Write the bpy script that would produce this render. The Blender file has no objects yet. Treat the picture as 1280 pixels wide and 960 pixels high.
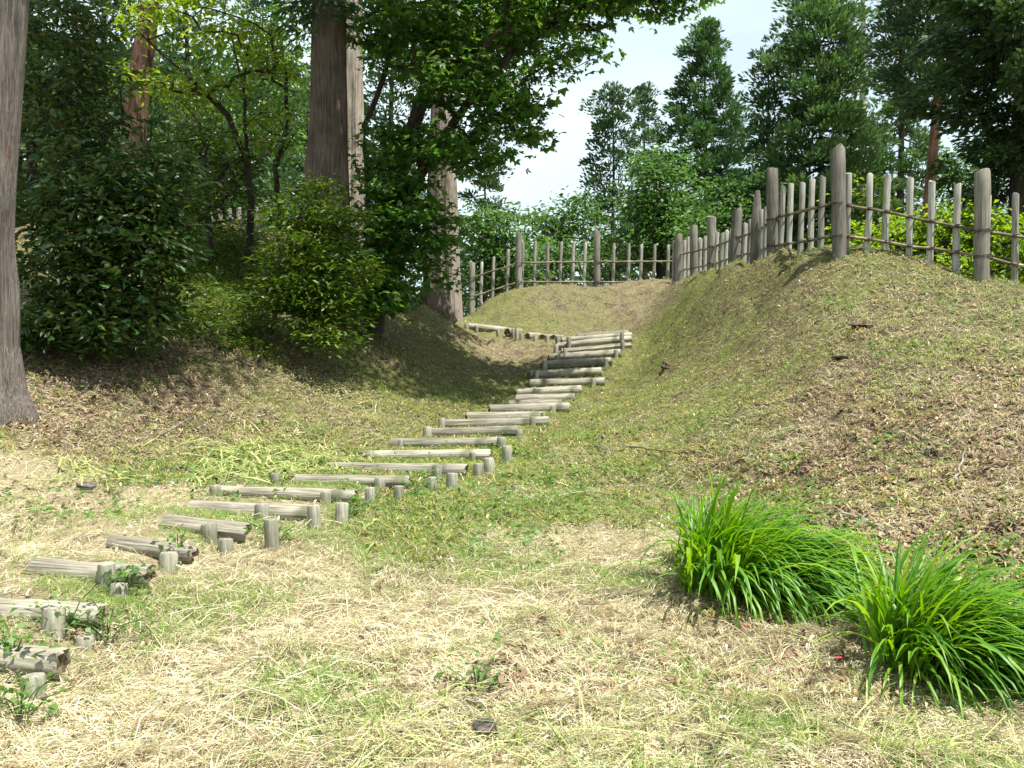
import bpy, math, numpy as np
from mathutils import Vector, Matrix
R = math.radians
SC = bpy.context.scene
COL = SC.collection
rng = np.random.default_rng(7)

# ------------------------------------------------------------------ camera, sky, sun, exposure
F = 1108.0; EYE = 1.55
cam = bpy.data.cameras.new('camera'); camo = bpy.data.objects.new('camera', cam); COL.objects.link(camo)
cam.sensor_width = 36; cam.lens = F/1280*36; cam.clip_start = .05; cam.clip_end = 3000
camo.location = (0, 0, EYE); camo.rotation_euler = (R(90), 0, 0)
SC.camera = camo

SUN_EL, SUN_AZ = 70, 128          # degrees; azimuth from straight ahead (+y), negative = left
W = bpy.data.worlds.new('World'); SC.world = W; W.use_nodes = True
nt = W.node_tree; nt.nodes.clear()
def N(t, k, **kw):
    n = t.nodes.new(k)
    for a, v in kw.items(): setattr(n, a, v)
    return n
out = N(nt, 'ShaderNodeOutputWorld'); bg = N(nt, 'ShaderNodeBackground')
sky = N(nt, 'ShaderNodeTexSky', sky_type='NISHITA', sun_disc=False, sun_elevation=R(SUN_EL), sun_rotation=R(SUN_AZ),
        air_density=1.0, dust_density=1.2, ozone_density=1.0)
tc = N(nt, 'ShaderNodeTexCoord'); mp = N(nt, 'ShaderNodeMapping'); mp.inputs['Scale'].default_value = (1, 1, 2.2)
mp.inputs['Location'].default_value = (0.35, 0.1, 0.12)
cn = N(nt, 'ShaderNodeTexNoise'); cn.inputs['Scale'].default_value = 2.1; cn.inputs['Detail'].default_value = 5; cn.inputs['Roughness'].default_value = .5
cr = N(nt, 'ShaderNodeValToRGB'); cr.color_ramp.elements[0].position = .40; cr.color_ramp.elements[1].position = .66
cr.color_ramp.elements[0].color = (.58, .58, .58, 1); cr.color_ramp.elements[1].color = (.97, .97, .97, 1)
mix = N(nt, 'ShaderNodeMix', data_type='RGBA'); mix.inputs['B'].default_value = (9.0, 10.8, 11.4, 1)
nt.links.new(tc.outputs['Generated'], mp.inputs['Vector']); nt.links.new(mp.outputs['Vector'], cn.inputs['Vector'])
nt.links.new(cn.outputs['Fac'], cr.inputs['Fac']); nt.links.new(cr.outputs['Color'], mix.inputs['Factor'])
nt.links.new(sky.outputs['Color'], mix.inputs['A']); nt.links.new(mix.outputs['Result'], bg.inputs['Color'])
bg.inputs['Strength'].default_value = .06
nt.links.new(bg.outputs[0], out.inputs[0])

sl = bpy.data.lights.new('sun', 'SUN'); so = bpy.data.objects.new('sun', sl); COL.objects.link(so)
sl.energy = 5.0; sl.angle = R(.5); sl.color = (1, .965, .90)
sd = Vector((math.sin(R(SUN_AZ))*math.cos(R(SUN_EL)), math.cos(R(SUN_AZ))*math.cos(R(SUN_EL)), math.sin(R(SUN_EL))))
so.rotation_euler = sd.to_track_quat('Z', 'Y').to_euler()
SC.view_settings.view_transform = 'Standard'; SC.view_settings.look = 'None'
SC.view_settings.exposure = 1.13; SC.view_settings.gamma = 1; SC.view_settings.use_curve_mapping = False

# ------------------------------------------------------------------ helpers
def at(px, py, D):
    return np.array([(px-640)/F*D, D, EYE+(480-py)/F*D])
def tag(o, label=None, cat=None, group=None, kind=None):
    if label: o['label'] = label
    if cat: o['category'] = cat
    if group: o['group'] = group
    if kind: o['kind'] = kind
    return o
def link(name, me, mat=None, parent=None, kind=None):
    o = bpy.data.objects.new(name, me); COL.objects.link(o)
    if mat and len(me.materials) == 0: me.materials.append(mat)
    if parent: o.parent = parent
    if kind: o['kind'] = kind
    return o
def empty(name, loc=(0, 0, 0)):
    o = bpy.data.objects.new(name, None); COL.objects.link(o); o.location = [float(v) for v in loc]
    o.empty_display_size = .1
    return o
def np_mesh(name, verts, faces, smooth=False):
    """verts (N,3); faces (M,k) or a list of such arrays"""
    fl = faces if isinstance(faces, list) else [faces]
    me = bpy.data.meshes.new(name)
    verts = np.asarray(verts, np.float32)
    me.vertices.add(len(verts)); me.vertices.foreach_set('co', verts.ravel())
    li = np.concatenate([np.asarray(f, np.int32).ravel() for f in fl])
    tot = np.concatenate([np.full(len(f), f.shape[1], np.int32) for f in fl])
    st = np.concatenate([[0], np.cumsum(tot)[:-1]]).astype(np.int32)
    me.loops.add(len(li)); me.loops.foreach_set('vertex_index', li)
    me.polygons.add(len(tot)); me.polygons.foreach_set('loop_start', st); me.polygons.foreach_set('loop_total', tot)
    if smooth: me.polygons.foreach_set('use_smooth', np.ones(len(tot), bool))
    me.update(calc_edges=True)
    return me
def nrm(v):
    return v/np.maximum(np.linalg.norm(v, axis=-1, keepdims=True), 1e-9)

class MB:
    """collects shapes for ONE mesh"""
    def __init__(s): s.v = []; s.q = []; s.t = []; s.n = 0
    def add(s, v, q=None, t=None):
        if q is not None and len(q): s.q.append(np.asarray(q)+s.n)
        if t is not None and len(t): s.t.append(np.asarray(t)+s.n)
        s.v.append(np.asarray(v, float)); s.n += len(v)
    def tube(s, pts, rad, seg=8, cap=True, wob=0, seed=0, bump=None):
        pts = np.asarray(pts, float); rad = np.broadcast_to(np.asarray(rad, float), (len(pts),))
        r = np.random.default_rng(seed)
        d = np.gradient(pts, axis=0) if len(pts) > 2 else np.repeat((pts[1:]-pts[:1]), 2, 0)
        d = nrm(d); ref = np.array([0, 0, 1.]) if abs(d[0][2]) < .85 else np.array([1., 0, 0])
        u = nrm(np.cross(d, ref)); w = np.cross(d, u)
        a = np.linspace(0, 2*np.pi, seg, endpoint=False)
        rr = rad[:, None]*np.ones(seg)
        if wob: rr = rr*(1+wob*r.normal(size=(1, seg))+wob*.5*r.normal(size=(len(pts), seg)))
        if bump is not None: rr = rr*bump(a[None, :], pts[:, 2:3])
        ring = pts[:, None]+rr[..., None]*(np.cos(a)[None, :, None]*u[:, None]+np.sin(a)[None, :, None]*w[:, None])
        v = ring.reshape(-1, 3); n = len(pts)
        i = np.arange(n-1)[:, None]*seg; j = np.arange(seg)[None]; k = (j+1) % seg
        q = np.stack([i+j, i+k, i+seg+k, i+seg+j], -1).reshape(-1, 4)
        t = None
        if cap:
            v = np.vstack([v, pts[0], pts[-1]]); c0, c1 = n*seg, n*seg+1
            jj = np.arange(seg); kk = (jj+1) % seg
            t = np.vstack([np.stack([np.full(seg, c0), kk, jj], -1), np.stack([np.full(seg, c1), (n-1)*seg+jj, (n-1)*seg+kk], -1)])
        s.add(v, q, t)
    def build(s, name, mat=None, parent=None, smooth=True, kind=None):
        fs = ([np.vstack(s.q)] if s.q else [])+([np.vstack(s.t)] if s.t else [])
        me = np_mesh(name, np.vstack(s.v), fs, smooth)
        if smooth and hasattr(me, 'set_sharp_from_angle'): me.set_sharp_from_angle(angle=R(50))
        return link(name, me, mat, parent, kind)

def hash2(ix, iy, s):
    h = (ix.astype(np.int64)*374761393+iy.astype(np.int64)*668265263+s*1442695041) & 0x7fffffff
    h = ((h ^ (h >> 13))*1274126177) & 0x7fffffff
    return ((h ^ (h >> 16)) & 0xffff)/65535.0
def vnoise(x, y, s=0):
    ix = np.floor(x); iy = np.floor(y); fx = x-ix; fy = y-iy
    fx = fx*fx*(3-2*fx); fy = fy*fy*(3-2*fy); ix = ix.astype(int); iy = iy.astype(int)
    return ((hash2(ix, iy, s)*(1-fx)+hash2(ix+1, iy, s)*fx)*(1-fy)+(hash2(ix, iy+1, s)*(1-fx)+hash2(ix+1, iy+1, s)*fx)*fy)
def fbm(x, y, f=1., o=4, s=0, g=.5):
    t = 0; a = 1; n = 0
    for k in range(o):
        t = t+a*vnoise(x*f+17.3*k, y*f-9.1*k, s+k); n += a; a *= g; f *= 2.03
    return t/n
def sstep(a, b, x):
    t = np.clip((x-a)/(b-a), 0, 1); return t*t*(3-2*t)

# ------------------------------------------------------------------ materials
MATS = {}
def material(name):
    m = bpy.data.materials.new(name); m.use_nodes = True
    t = m.node_tree; t.nodes.clear()
    return m, t, N(t, 'ShaderNodeOutputMaterial')
def ramp(t, stops, fac):
    r = N(t, 'ShaderNodeValToRGB'); e = r.color_ramp.elements
    while len(e) < len(stops): e.new(.5)
    for k, (p, c) in enumerate(stops): e[k].position = p; e[k].color = (*c, 1)
    t.links.new(fac, r.inputs['Fac']); return r.outputs['Color']
def leaf_mat(name, c0, c1, c2, rough=.5, trans=.35, tcol=None, spec=.4, sheen=0):
    m, t, o = material(name)
    g = N(t, 'ShaderNodeNewGeometry')
    oi = N(t, 'ShaderNodeObjectInfo'); fr = N(t, 'ShaderNodeMath', operation='FRACT'); ad = N(t, 'ShaderNodeMath', operation='ADD')
    t.links.new(g.outputs['Random Per Island'], ad.inputs[0]); t.links.new(oi.outputs['Random'], ad.inputs[1]); t.links.new(ad.outputs[0], fr.inputs[0])
    col = ramp(t, [(0, c0), (.5, c1), (1, c2)], fr.outputs[0])
    p = N(t, 'ShaderNodeBsdfPrincipled'); p.inputs['Roughness'].default_value = rough
    p.inputs['Specular IOR Level'].default_value = spec
    t.links.new(col, p.inputs['Base Color'])
    tr = N(t, 'ShaderNodeBsdfTranslucent')
    hs = N(t, 'ShaderNodeHueSaturation'); hs.inputs['Hue'].default_value = .485; hs.inputs['Saturation'].default_value = 1.1; hs.inputs['Value'].default_value = 1.6
    t.links.new(col, hs.inputs['Color']); t.links.new(hs.outputs[0], tr.inputs['Color'])
    mx = N(t, 'ShaderNodeMixShader'); mx.inputs[0].default_value = trans
    t.links.new(p.outputs[0], mx.inputs[1]); t.links.new(tr.outputs[0], mx.inputs[2]); t.links.new(mx.outputs[0], o.inputs[0])
    MATS[name] = m; return m
def wood_mat(name, stops, scale=(18, 18, 1.2), nscale=3, bump=.6, rough=.85, coord='Object', dist=.03, moss=None):
    m, t, o = material(name)
    tcn = N(t, 'ShaderNodeTexCoord'); mpn = N(t, 'ShaderNodeMapping'); mpn.inputs['Scale'].default_value = scale
    t.links.new(tcn.outputs[coord], mpn.inputs['Vector'])
    n1 = N(t, 'ShaderNodeTexNoise'); n1.inputs['Scale'].default_value = nscale; n1.inputs['Detail'].default_value = 7; n1.inputs['Roughness'].default_value = .65
    t.links.new(mpn.outputs[0], n1.inputs['Vector'])
    n2 = N(t, 'ShaderNodeTexNoise'); n2.inputs['Scale'].default_value = 2.3; n2.inputs['Detail'].default_value = 4
    t.links.new(tcn.outputs[coord], n2.inputs['Vector'])
    ad = N(t, 'ShaderNodeMath', operation='MULTIPLY_ADD'); ad.inputs[1].default_value = .45; ad.use_clamp = True
    t.links.new(n2.outputs['Fac'], ad.inputs[0]);
    sb = N(t, 'ShaderNodeMath', operation='SUBTRACT'); sb.inputs[1].default_value = .225
    t.links.new(n1.outputs['Fac'], sb.inputs[0]); t.links.new(sb.outputs[0], ad.inputs[2])
    col = ramp(t, stops, ad.outputs[0])
    oi = N(t, 'ShaderNodeObjectInfo'); hs = N(t, 'ShaderNodeHueSaturation')
    mr = N(t, 'ShaderNodeMapRange'); mr.inputs['To Min'].default_value = .72; mr.inputs['To Max'].default_value = 1.22
    t.links.new(oi.outputs['Random'], mr.inputs['Value']); t.links.new(mr.outputs[0], hs.inputs['Value']); t.links.new(col, hs.inputs['Color'])
    col = hs.outputs[0]
    if name not in ('end_grain', 'bamboo_rail', 'wire', 'stone', 'soil_clod'):      # drying cracks / bark fissures
        mp2 = N(t, 'ShaderNodeMapping'); mp2.inputs['Scale'].default_value = tuple(v*(2.4 if v > 5 else .8) for v in scale); mp2.inputs['Location'].default_value = (3.1, 7.7, 1.9)
        t.links.new(tcn.outputs[coord], mp2.inputs['Vector'])
        n4 = N(t, 'ShaderNodeTexNoise'); n4.inputs['Scale'].default_value = nscale*.55; n4.inputs['Detail'].default_value = 3; n4.inputs['Roughness'].default_value = .5; n4.inputs['Distortion'].default_value = .6
        t.links.new(mp2.outputs[0], n4.inputs['Vector'])
        f4 = N(t, 'ShaderNodeMapRange'); f4.inputs['From Min'].default_value = .30; f4.inputs['From Max'].default_value = .42; f4.inputs['To Min'].default_value = .38; f4.inputs['To Max'].default_value = 1.0
        t.links.new(n4.outputs['Fac'], f4.inputs['Value'])
        mx4 = N(t, 'ShaderNodeMix', data_type='RGBA', blend_type='MULTIPLY'); mx4.inputs['Factor'].default_value = 1
        cb4 = N(t, 'ShaderNodeCombineColor'); [t.links.new(f4.outputs[0], cb4.inputs[q]) for q in range(3)]
        t.links.new(col, mx4.inputs['A']); t.links.new(cb4.outputs[0], mx4.inputs['B']); col = mx4.outputs['Result']
    if moss:
        n3 = N(t, 'ShaderNodeTexNoise'); n3.inputs['Scale'].default_value = moss[1]; n3.inputs['Detail'].default_value = 6
        t.links.new(tcn.outputs[coord], n3.inputs['Vector'])
        f3 = N(t, 'ShaderNodeMapRange'); f3.inputs['From Min'].default_value = moss[2]; f3.inputs['From Max'].default_value = moss[2]+.12; f3.inputs['To Max'].default_value = .8
        t.links.new(n3.outputs['Fac'], f3.inputs['Value'])
        mxm = N(t, 'ShaderNodeMix', data_type='RGBA'); mxm.inputs['B'].default_value = (*moss[0], 1)
        t.links.new(f3.outputs[0], mxm.inputs['Factor']); t.links.new(col, mxm.inputs['A']); col = mxm.outputs['Result']
    p = N(t, 'ShaderNodeBsdfPrincipled'); p.inputs['Roughness'].default_value = rough; p.inputs['Specular IOR Level'].default_value = .2
    b = N(t, 'ShaderNodeBump'); b.inputs['Strength'].default_value = bump; b.inputs['Distance'].default_value = dist
    t.links.new(n1.outputs['Fac'], b.inputs['Height']); t.links.new(b.outputs[0], p.inputs['Normal'])
    t.links.new(col, p.inputs['Base Color']); t.links.new(p.outputs[0], o.inputs[0])
    MATS[name] = m; return m

leaf_mat('cedar_dark', (.018, .05, .018), (.035, .08, .024), (.07, .12, .032), .6, .22)
leaf_mat('cedar_mid', (.032, .085, .026), (.06, .135, .036), (.11, .18, .05), .6, .28)
leaf_mat('cedar_soft', (.026, .072, .024), (.05, .115, .036), (.09, .16, .05), .6, .28)
leaf_mat('maple_leaf', (.035, .10, .018), (.06, .15, .026), (.125, .22, .04), .45, .5)
leaf_mat('light_leaf', (.09, .17, .02), (.16, .25, .028), (.26, .33, .045), .45, .5)
leaf_mat('broad_leaf', (.03, .085, .02), (.055, .13, .03), (.10, .19, .04), .5, .35)
leaf_mat('bright_leaf', (.10, .20, .02), (.16, .27, .025), (.25, .34, .04), .5, .45)
leaf_mat('camellia_leaf', (.02, .06, .012), (.036, .09, .015), (.09, .105, .022), .42, .18, spec=.4)
leaf_mat('yew_leaf', (.032, .078, .010), (.062, .125, .015), (.14, .19, .026), .4, .3)
leaf_mat('lily_leaf', (.05, .15, .012), (.09, .23, .016), (.19, .32, .035), .42, .42, spec=.4)
leaf_mat('weed_leaf', (.045, .11, .018), (.08, .17, .03), (.14, .24, .055), .5, .35)
leaf_mat('grass_blade', (.09, .17, .025), (.15, .25, .04), (.25, .32, .08), .55, .35)
leaf_mat('straw_blade', (.20, .155, .09), (.45, .40, .23), (.74, .69, .50), .6, .25)
leaf_mat('cut_grass', (.13, .19, .045), (.28, .33, .11), (.47, .48, .21), .5, .3)
leaf_mat('litter', (.10, .055, .035), (.22, .14, .08), (.36, .27, .15), .7, .15)
leaf_mat('mown_green', (.08, .10, .015), (.18, .19, .036), (.36, .335, .085), .6, .28)
leaf_mat('mown_brown', (.065, .043, .024), (.195, .138, .07), (.38, .30, .16), .65, .2)
leaf_mat('red_petal', (.6, .05, .08), (.65, .06, .1), (.7, .1, .12), .5, .2)
wood_mat('log_wood', [(.18, (.045, .04, .03)), (.42, (.185, .168, .126)), (.62, (.33, .305, .24)), (.85, (.48, .45, .37))], (1.3, 26, 26), 2.2, .7, dist=.012, moss=((.10, .105, .06), 3.5, .60))
wood_mat('stake_wood', [(.2, (.08, .075, .058)), (.45, (.22, .21, .16)), (.7, (.38, .36, .28)), (.9, (.48, .46, .37))], (26, 26, 1.5), 2.2, .6, dist=.012, moss=((.12, .13, .075), 5, .58))
wood_mat('fence_wood', [(.22, (.06, .054, .045)), (.42, (.165, .152, .126)), (.64, (.265, .246, .208)), (.88, (.37, .348, .305))], (16, 16, .9), 2.6, .5, dist=.012, moss=((.13, .135, .09), 4, .60))
wood_mat('fence_stake', [(.2, (.11, .105, .085)), (.45, (.28, .27, .23)), (.7, (.42, .405, .355)), (.9, (.52, .505, .45))], (16, 16, .9), 2.6, .4, dist=.01)
wood_mat('end_grain', [(.25, (.05, .037, .022)), (.55, (.13, .10, .065)), (.85, (.25, .21, .15))], (9, 9, 9), 3, .8, dist=.02)
wood_mat('bamboo_rail', [(.25, (.045, .035, .022)), (.5, (.13, .105, .065)), (.75, (.36, .31, .22))], (3, 3, 3), 2, .3, rough=.5)
wood_mat('wire', [(.2, (.025, .02, .018)), (.8, (.06, .05, .042))], (5, 5, 5), 3, .2, rough=.6)
wood_mat('bark_grey', [(.24, (.055, .042, .036)), (.42, (.17, .14, .12)), (.62, (.30, .26, .225)), (.85, (.42, .37, .33))], (26, 26, .8), 3, 1.0, dist=.05, moss=((.20, .21, .17), 1.2, .58))
wood_mat('bark_brown', [(.24, (.035, .027, .022)), (.44, (.12, .09, .07)), (.64, (.22, .17, .135)), (.88, (.34, .28, .23))], (24, 24, .8), 3, 1.0, dist=.05)
wood_mat('bark_pale', [(.24, (.13, .10, .08)), (.45, (.27, .225, .18)), (.66, (.40, .345, .29)), (.88, (.50, .45, .39))], (9, 9, .8), 3, .9, dist=.04, moss=((.12, .095, .075), 1.6, .55))
wood_mat('bark_red', [(.24, (.05, .025, .017)), (.45, (.15, .075, .05)), (.66, (.24, .14, .10)), (.88, (.33, .23, .17))], (9, 9, .7), 3, .9, dist=.04)
wood_mat('bark_dark', [(.24, (.012, .010, .008)), (.5, (.042, .034, .026)), (.8, (.085, .072, .056))], (8, 8, 1.2), 3, .8, dist=.03)
wood_mat('stone', [(.24, (.035, .03, .026)), (.5, (.10, .09, .08)), (.8, (.20, .185, .165))], (6, 6, 6), 3, 1.0, dist=.04)
wood_mat('soil_clod', [(.24, (.045, .032, .022)), (.5, (.12, .088, .06)), (.8, (.22, .17, .12))], (8, 8, 8), 3, 1.0, dist=.05)

# ------------------------------------------------------------------ the log steps: (left px,py, right px,py, distance)
STEPS = [(-40, 820, 80, 828, 4.1), (-30, 762, 130, 769, 4.62), (42, 712, 189, 721, 5.2), (138, 680, 242, 694, 5.8), (205, 655, 308, 668, 6.4),
         (236, 636, 388, 642, 7.0), (268, 616, 446, 621, 7.6), (368, 603, 512, 605, 8.25), (410, 586, 584, 588, 9.0), (456, 570, 613, 569, 9.8),
         (487, 554.5, 625, 552.5, 10.6), (532, 541.5, 648, 540, 11.4), (553, 531, 686, 528, 12.2), (584, 522, 678, 520, 12.9), (612, 512.5, 712, 511, 13.7),
         (636, 507, 704, 505, 14.3), (644, 500, 718, 498, 15.0), (646, 492, 727, 489, 15.6), (661, 480, 756, 477, 16.4), (662, 469, 752, 465, 17.1),
         (679, 456, 764, 452, 17.8), (686, 448, 776, 442, 18.5), (702, 440, 789, 431, 19.1), (697, 433, 789, 425, 19.6), (702, 426, 790, 420, 20.15), (722, 422.5, 786, 418.5, 20.55)]
SD = np.array([s[4] for s in STEPS])
SL = np.array([at(s[0], s[1], s[4]) for s in STEPS]); SR = np.array([at(s[2], s[3], s[4]) for s in STEPS])
LOGR = .078

STAKES = {0: [(43, 843, 880, 30)], 1: [(104, 795, 822, 24), (67, 759, 782, 27)], 2: [(133, 703, 730, 22), (148, 729, 757, 22)], 3: [(210, 690, 724, 24)],
          4: [(281, 673, 700, 20), (262, 654, 672, 20), (340, 648, 684, 19)], 5: [(328, 629, 648, 18), (393, 631, 656, 17), (427, 628, 650, 17)],
          6: [(407, 614, 628, 13), (463, 609, 629, 13), (498, 607, 625, 14), (269, 606, 618, 14)], 7: [(474, 597, 613, 15), (539, 596, 617, 13), (565, 591, 609, 15), (346, 591, 608, 14)],
          8: [(546, 581, 601, 13), (597, 579, 600, 13), (612, 572, 594, 13)], 9: [(463, 563, 576, 13), (591, 565, 578, 8), (634, 557, 574, 13)], 10: [(627, 546, 558, 12), (501, 550, 560, 7)],
          11: [(534, 533, 547, 11), (649, 536, 548, 9)], 12: [(552, 522, 536, 8), (666, 521, 533, 8)], 13: [(679, 515, 526, 6)], 14: [(691, 507, 519, 7)], 18: [(741, 473, 485, 7)],
          19: [(670, 463, 475, 7)], 20: [(681, 451, 462, 7), (757, 449, 459, 6)], 21: [(696.5, 444, 455, 6), (770, 437, 447, 6)], 22: [(706, 435, 446, 6), (778, 426, 438, 6)], 23: [(711, 421, 437, 6), (777, 416, 432, 6), (695, 430, 441, 6)], 24: [(697, 420, 432, 6)]}
PITS = []
for _i, _l in STAKES.items():
    for (_px, _pt, _pb, _w) in _l:
        _D = STEPS[_i][4]-.11-(.12 if _pb > STEPS[_i][3]+12 else 0)*(STEPS[_i][4]/9); _p = at(_px, _pb, _D)
        PITS.append((_p[0], _p[1]-.03, _p[2]-.005, .13))
for _i in range(0, 11): PITS.append((SR[_i][0]+.03, SR[_i][1]-.09, SR[_i][2]-.055, .12)); PITS.append(((SR[_i][0]*.75+SL[_i][0]*.25), SR[_i][1]-.13, SR[_i][2]-.045, .17))
PITS = np.array(PITS); PITD = None

# ------------------------------------------------------------------ terrain
CP = []
def c(px, py, D): CP.append(at(px, py, D))
def w(x, y, z): CP.append(np.array([x, y, z], float))
for l, r_ in zip(SL, SR):
    CP.append((l+r_)/2+[0, 0, -.01])
    CP.append(l*.98+r_*.02); 
# foreground flat
for a in [(640, 960, 3.35), (300, 960, 3.35), (0, 960, 3.3), (950, 960, 3.4), (1280, 960, 3.45), (640, 800, 4.8), (300, 800, 4.7), (950, 810, 4.75), (640, 700, 6.3), (450, 700, 6.15),
          (800, 700, 6.2), (640, 640, 7.7), (760, 640, 7.6), (660, 600, 8.7), (1280, 900, 3.95), (1180, 835, 4.45), (930, 750, 5.4), (850, 715, 5.95), (1060, 800, 4.85), (560, 640, 7.4), (400, 760, 5.2), (200, 870, 4.0)]: c(*a)
w(0, 0, 0); w(-3, 0, 0); w(3, 0, 0.02); w(-6, 1, .05); w(6, 1, .1); w(0, -8, -.3); w(-8, -6, 0); w(8, -6, 0); w(1, 2, .04); w(-2, 2, .06)
# valley between stairs and the right mound
for a in [(790, 428, 20.4), (800, 441, 19), (788, 455, 17.9), (772, 480, 16.4), (750, 505, 14.6), (722, 520, 13.4), (690, 545, 11.5), (655, 575, 9.8)]: c(*a)
# right mound face
for a in [(850, 420, 17.3), (850, 455, 14.9), (850, 500, 12.3), (850, 560, 9.7), (850, 610, 8.3), (850, 655, 7.2), (950, 395, 14.1), (950, 450, 12), (950, 500, 10.4), (950, 560, 8.7), (950, 640, 7.0), (950, 690, 6.2),
          (1050, 400, 11.6), (1050, 450, 10.3), (1050, 520, 8.9), (1050, 600, 7.4), (1050, 690, 6.0), (1150, 370, 11.7), (1150, 450, 9.8), (1150, 560, 7.7), (1150, 660, 6.3), (1150, 730, 5.5), (1280, 400, 10.7), (1280, 450, 9.5), (1280, 560, 7.5), (1280, 660, 6.1), (1280, 760, 5.0),
          (850, 372, 20.3), (900, 365, 17.8)]: c(*a)
# right crest
for a in [(1046, 321, 12.9), (1100, 317, 12.8), (1140, 322, 12.6), (1180, 338, 12.3), (1228, 356, 12.0), (1290, 361, 11.8), (1400, 372, 11.4), (985, 323, 14.4), (965, 325, 15.2), (922, 331, 17.5), (890, 338, 20), (862, 344, 22.3), (838, 352, 24.5), (915, 333, 17.0), (890, 339, 19.0), (945, 328, 15.6), (1000, 321, 13.6), (870, 342, 21.0), (935, 331, 16.9), (905, 336, 19.2)]: c(*a)
w(9.5, 9, 2.75); w(13, 8, 2.8); w(12, 5, 1.6); w(9, 3, .5); w(18, 6, 2.5)
# behind the right crest
for a in [(4.4, 15.5, 2.4), (6.5, 14.5, 1.9), (8, 14, 1.6), (7.2, 19, 1.6), (6, 24.5, 2.6), (9, 17, 1.2), (12, 14, 1.4), (14, 22, 1), (8, 27, 1.8), (6.6, 18.5, 2.2), (6.4, 21.5, 2.7)]: w(*a)
# back mound
for a in [(700, 357, 24.6), (780, 355, 24.6), (650, 360, 24.5), (618, 370, 24.4), (592, 390, 24.3), (575, 402, 24.2), (700, 400, 22.6), (760, 395, 22.8), (640, 400, 22.7), (800, 405, 21.6), (600, 408, 22.6), (820, 375, 22.6)]: c(*a)
for a in [(2, 27, 3.3), (-.5, 27, 3.0), (-2, 26.5, 2.8), (5, 27.5, 3), (0, 32, 2.2), (-3, 30, 2.4), (4, 33, 2)]: w(*a)
# the landing turning left, and hidden ground behind the bank
for a in [(660, 428, 20.9), (620, 424, 21.4), (600, 418, 21.8), (578, 404, 22.2), (645, 440, 19.6), (660, 450, 18.6)]: c(*a)
# left bank
for a in [(655, 470, 17.6), (640, 486, 16.2), (600, 505, 14.2), (560, 515, 12.9), (500, 527, 11.6), (440, 540, 10.8), (380, 560, 9.9), (320, 590, 8.7), (230, 615, 7.9), (150, 640, 7.2), (60, 670, 6.6), (0, 700, 6.1),
          (640, 445, 18.9), (600, 425, 20), (560, 405, 21), (530, 385, 20.4), (500, 362, 19.6), (470, 345, 19), (560, 460, 16.4), (500, 480, 13.8), (520, 430, 16.9), (440, 480, 12.9), (450, 420, 15.3), (380, 500, 11.8), (400, 450, 13), (300, 520, 10.6), (300, 450, 12.1), (200, 540, 9.6), (200, 450, 11.1), (100, 570, 8.7), (100, 450, 10.7), (0, 560, 8.2), (-100, 560, 7.9), (-100, 650, 6.8), (0, 480, 9.6),
          (250, 400, 13.4), (280, 340, 16), (250, 290, 18.6), (330, 290, 19), (420, 330, 18.3), (150, 290, 18), (0, 300, 17), (280, 285, 21)]: c(*a)
w(-12, 10, 3); w(-14, 16, 5); w(-10, 5, 1.4); w(-9, 24, 5.2); w(-6, 24, 5.0); w(-4, 24.5, 4.2); w(-14, 26, 5); w(-8, 32, 4.5); w(-3.5, 27, 3.3)
for a in [(-30, 40, 4), (0, 45, 2.0), (30, 40, 1), (-30, 10, 4), (30, 10, 3), (-30, -20, 0), (30, -20, 0), (60, 60, 1), (-60, 60, 4), (0, 90, 2)]: w(*a)
CP = np.array(CP)
_c = .35
def _phi(r2): return np.sqrt(r2+_c*_c)
_d2 = ((CP[:, None, :2]-CP[None, :, :2])**2).sum(-1)
_A = _phi(_d2)-np.eye(len(CP))*.03
_P = np.hstack([np.ones((len(CP), 1)), CP[:, :2]])
_M = np.block([[_A, _P], [_P.T, np.zeros((3, 3))]])
_sol = np.linalg.solve(_M, np.concatenate([CP[:, 2], np.zeros(3)]))
def gz0(x, y):
    sh = np.shape(x); x = np.ravel(x).astype(float); y = np.ravel(y).astype(float); o = np.empty(len(x))
    for k in range(0, len(x), 40000):
        xs, ys = x[k:k+40000], y[k:k+40000]
        d = (xs[:, None]-CP[None, :, 0])**2+(ys[:, None]-CP[None, :, 1])**2
        o[k:k+40000] = _phi(d)@_sol[:-3]+_sol[-3]+_sol[-2]*xs+_sol[-1]*ys
    return o.reshape(sh)
def stair_w(x, y):
    xl = np.interp(y, SD, SL[:, 0]); xr = np.interp(y, SD, SR[:, 0])
    return sstep(xl-.30, xl-.02, x)*(1-sstep(xr-.06, xr+.14, x))*sstep(SD[0]-.3, SD[0]-.05, y)*(1-sstep(SD[-1]+.3, SD[-1]+.9, y))
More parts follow.
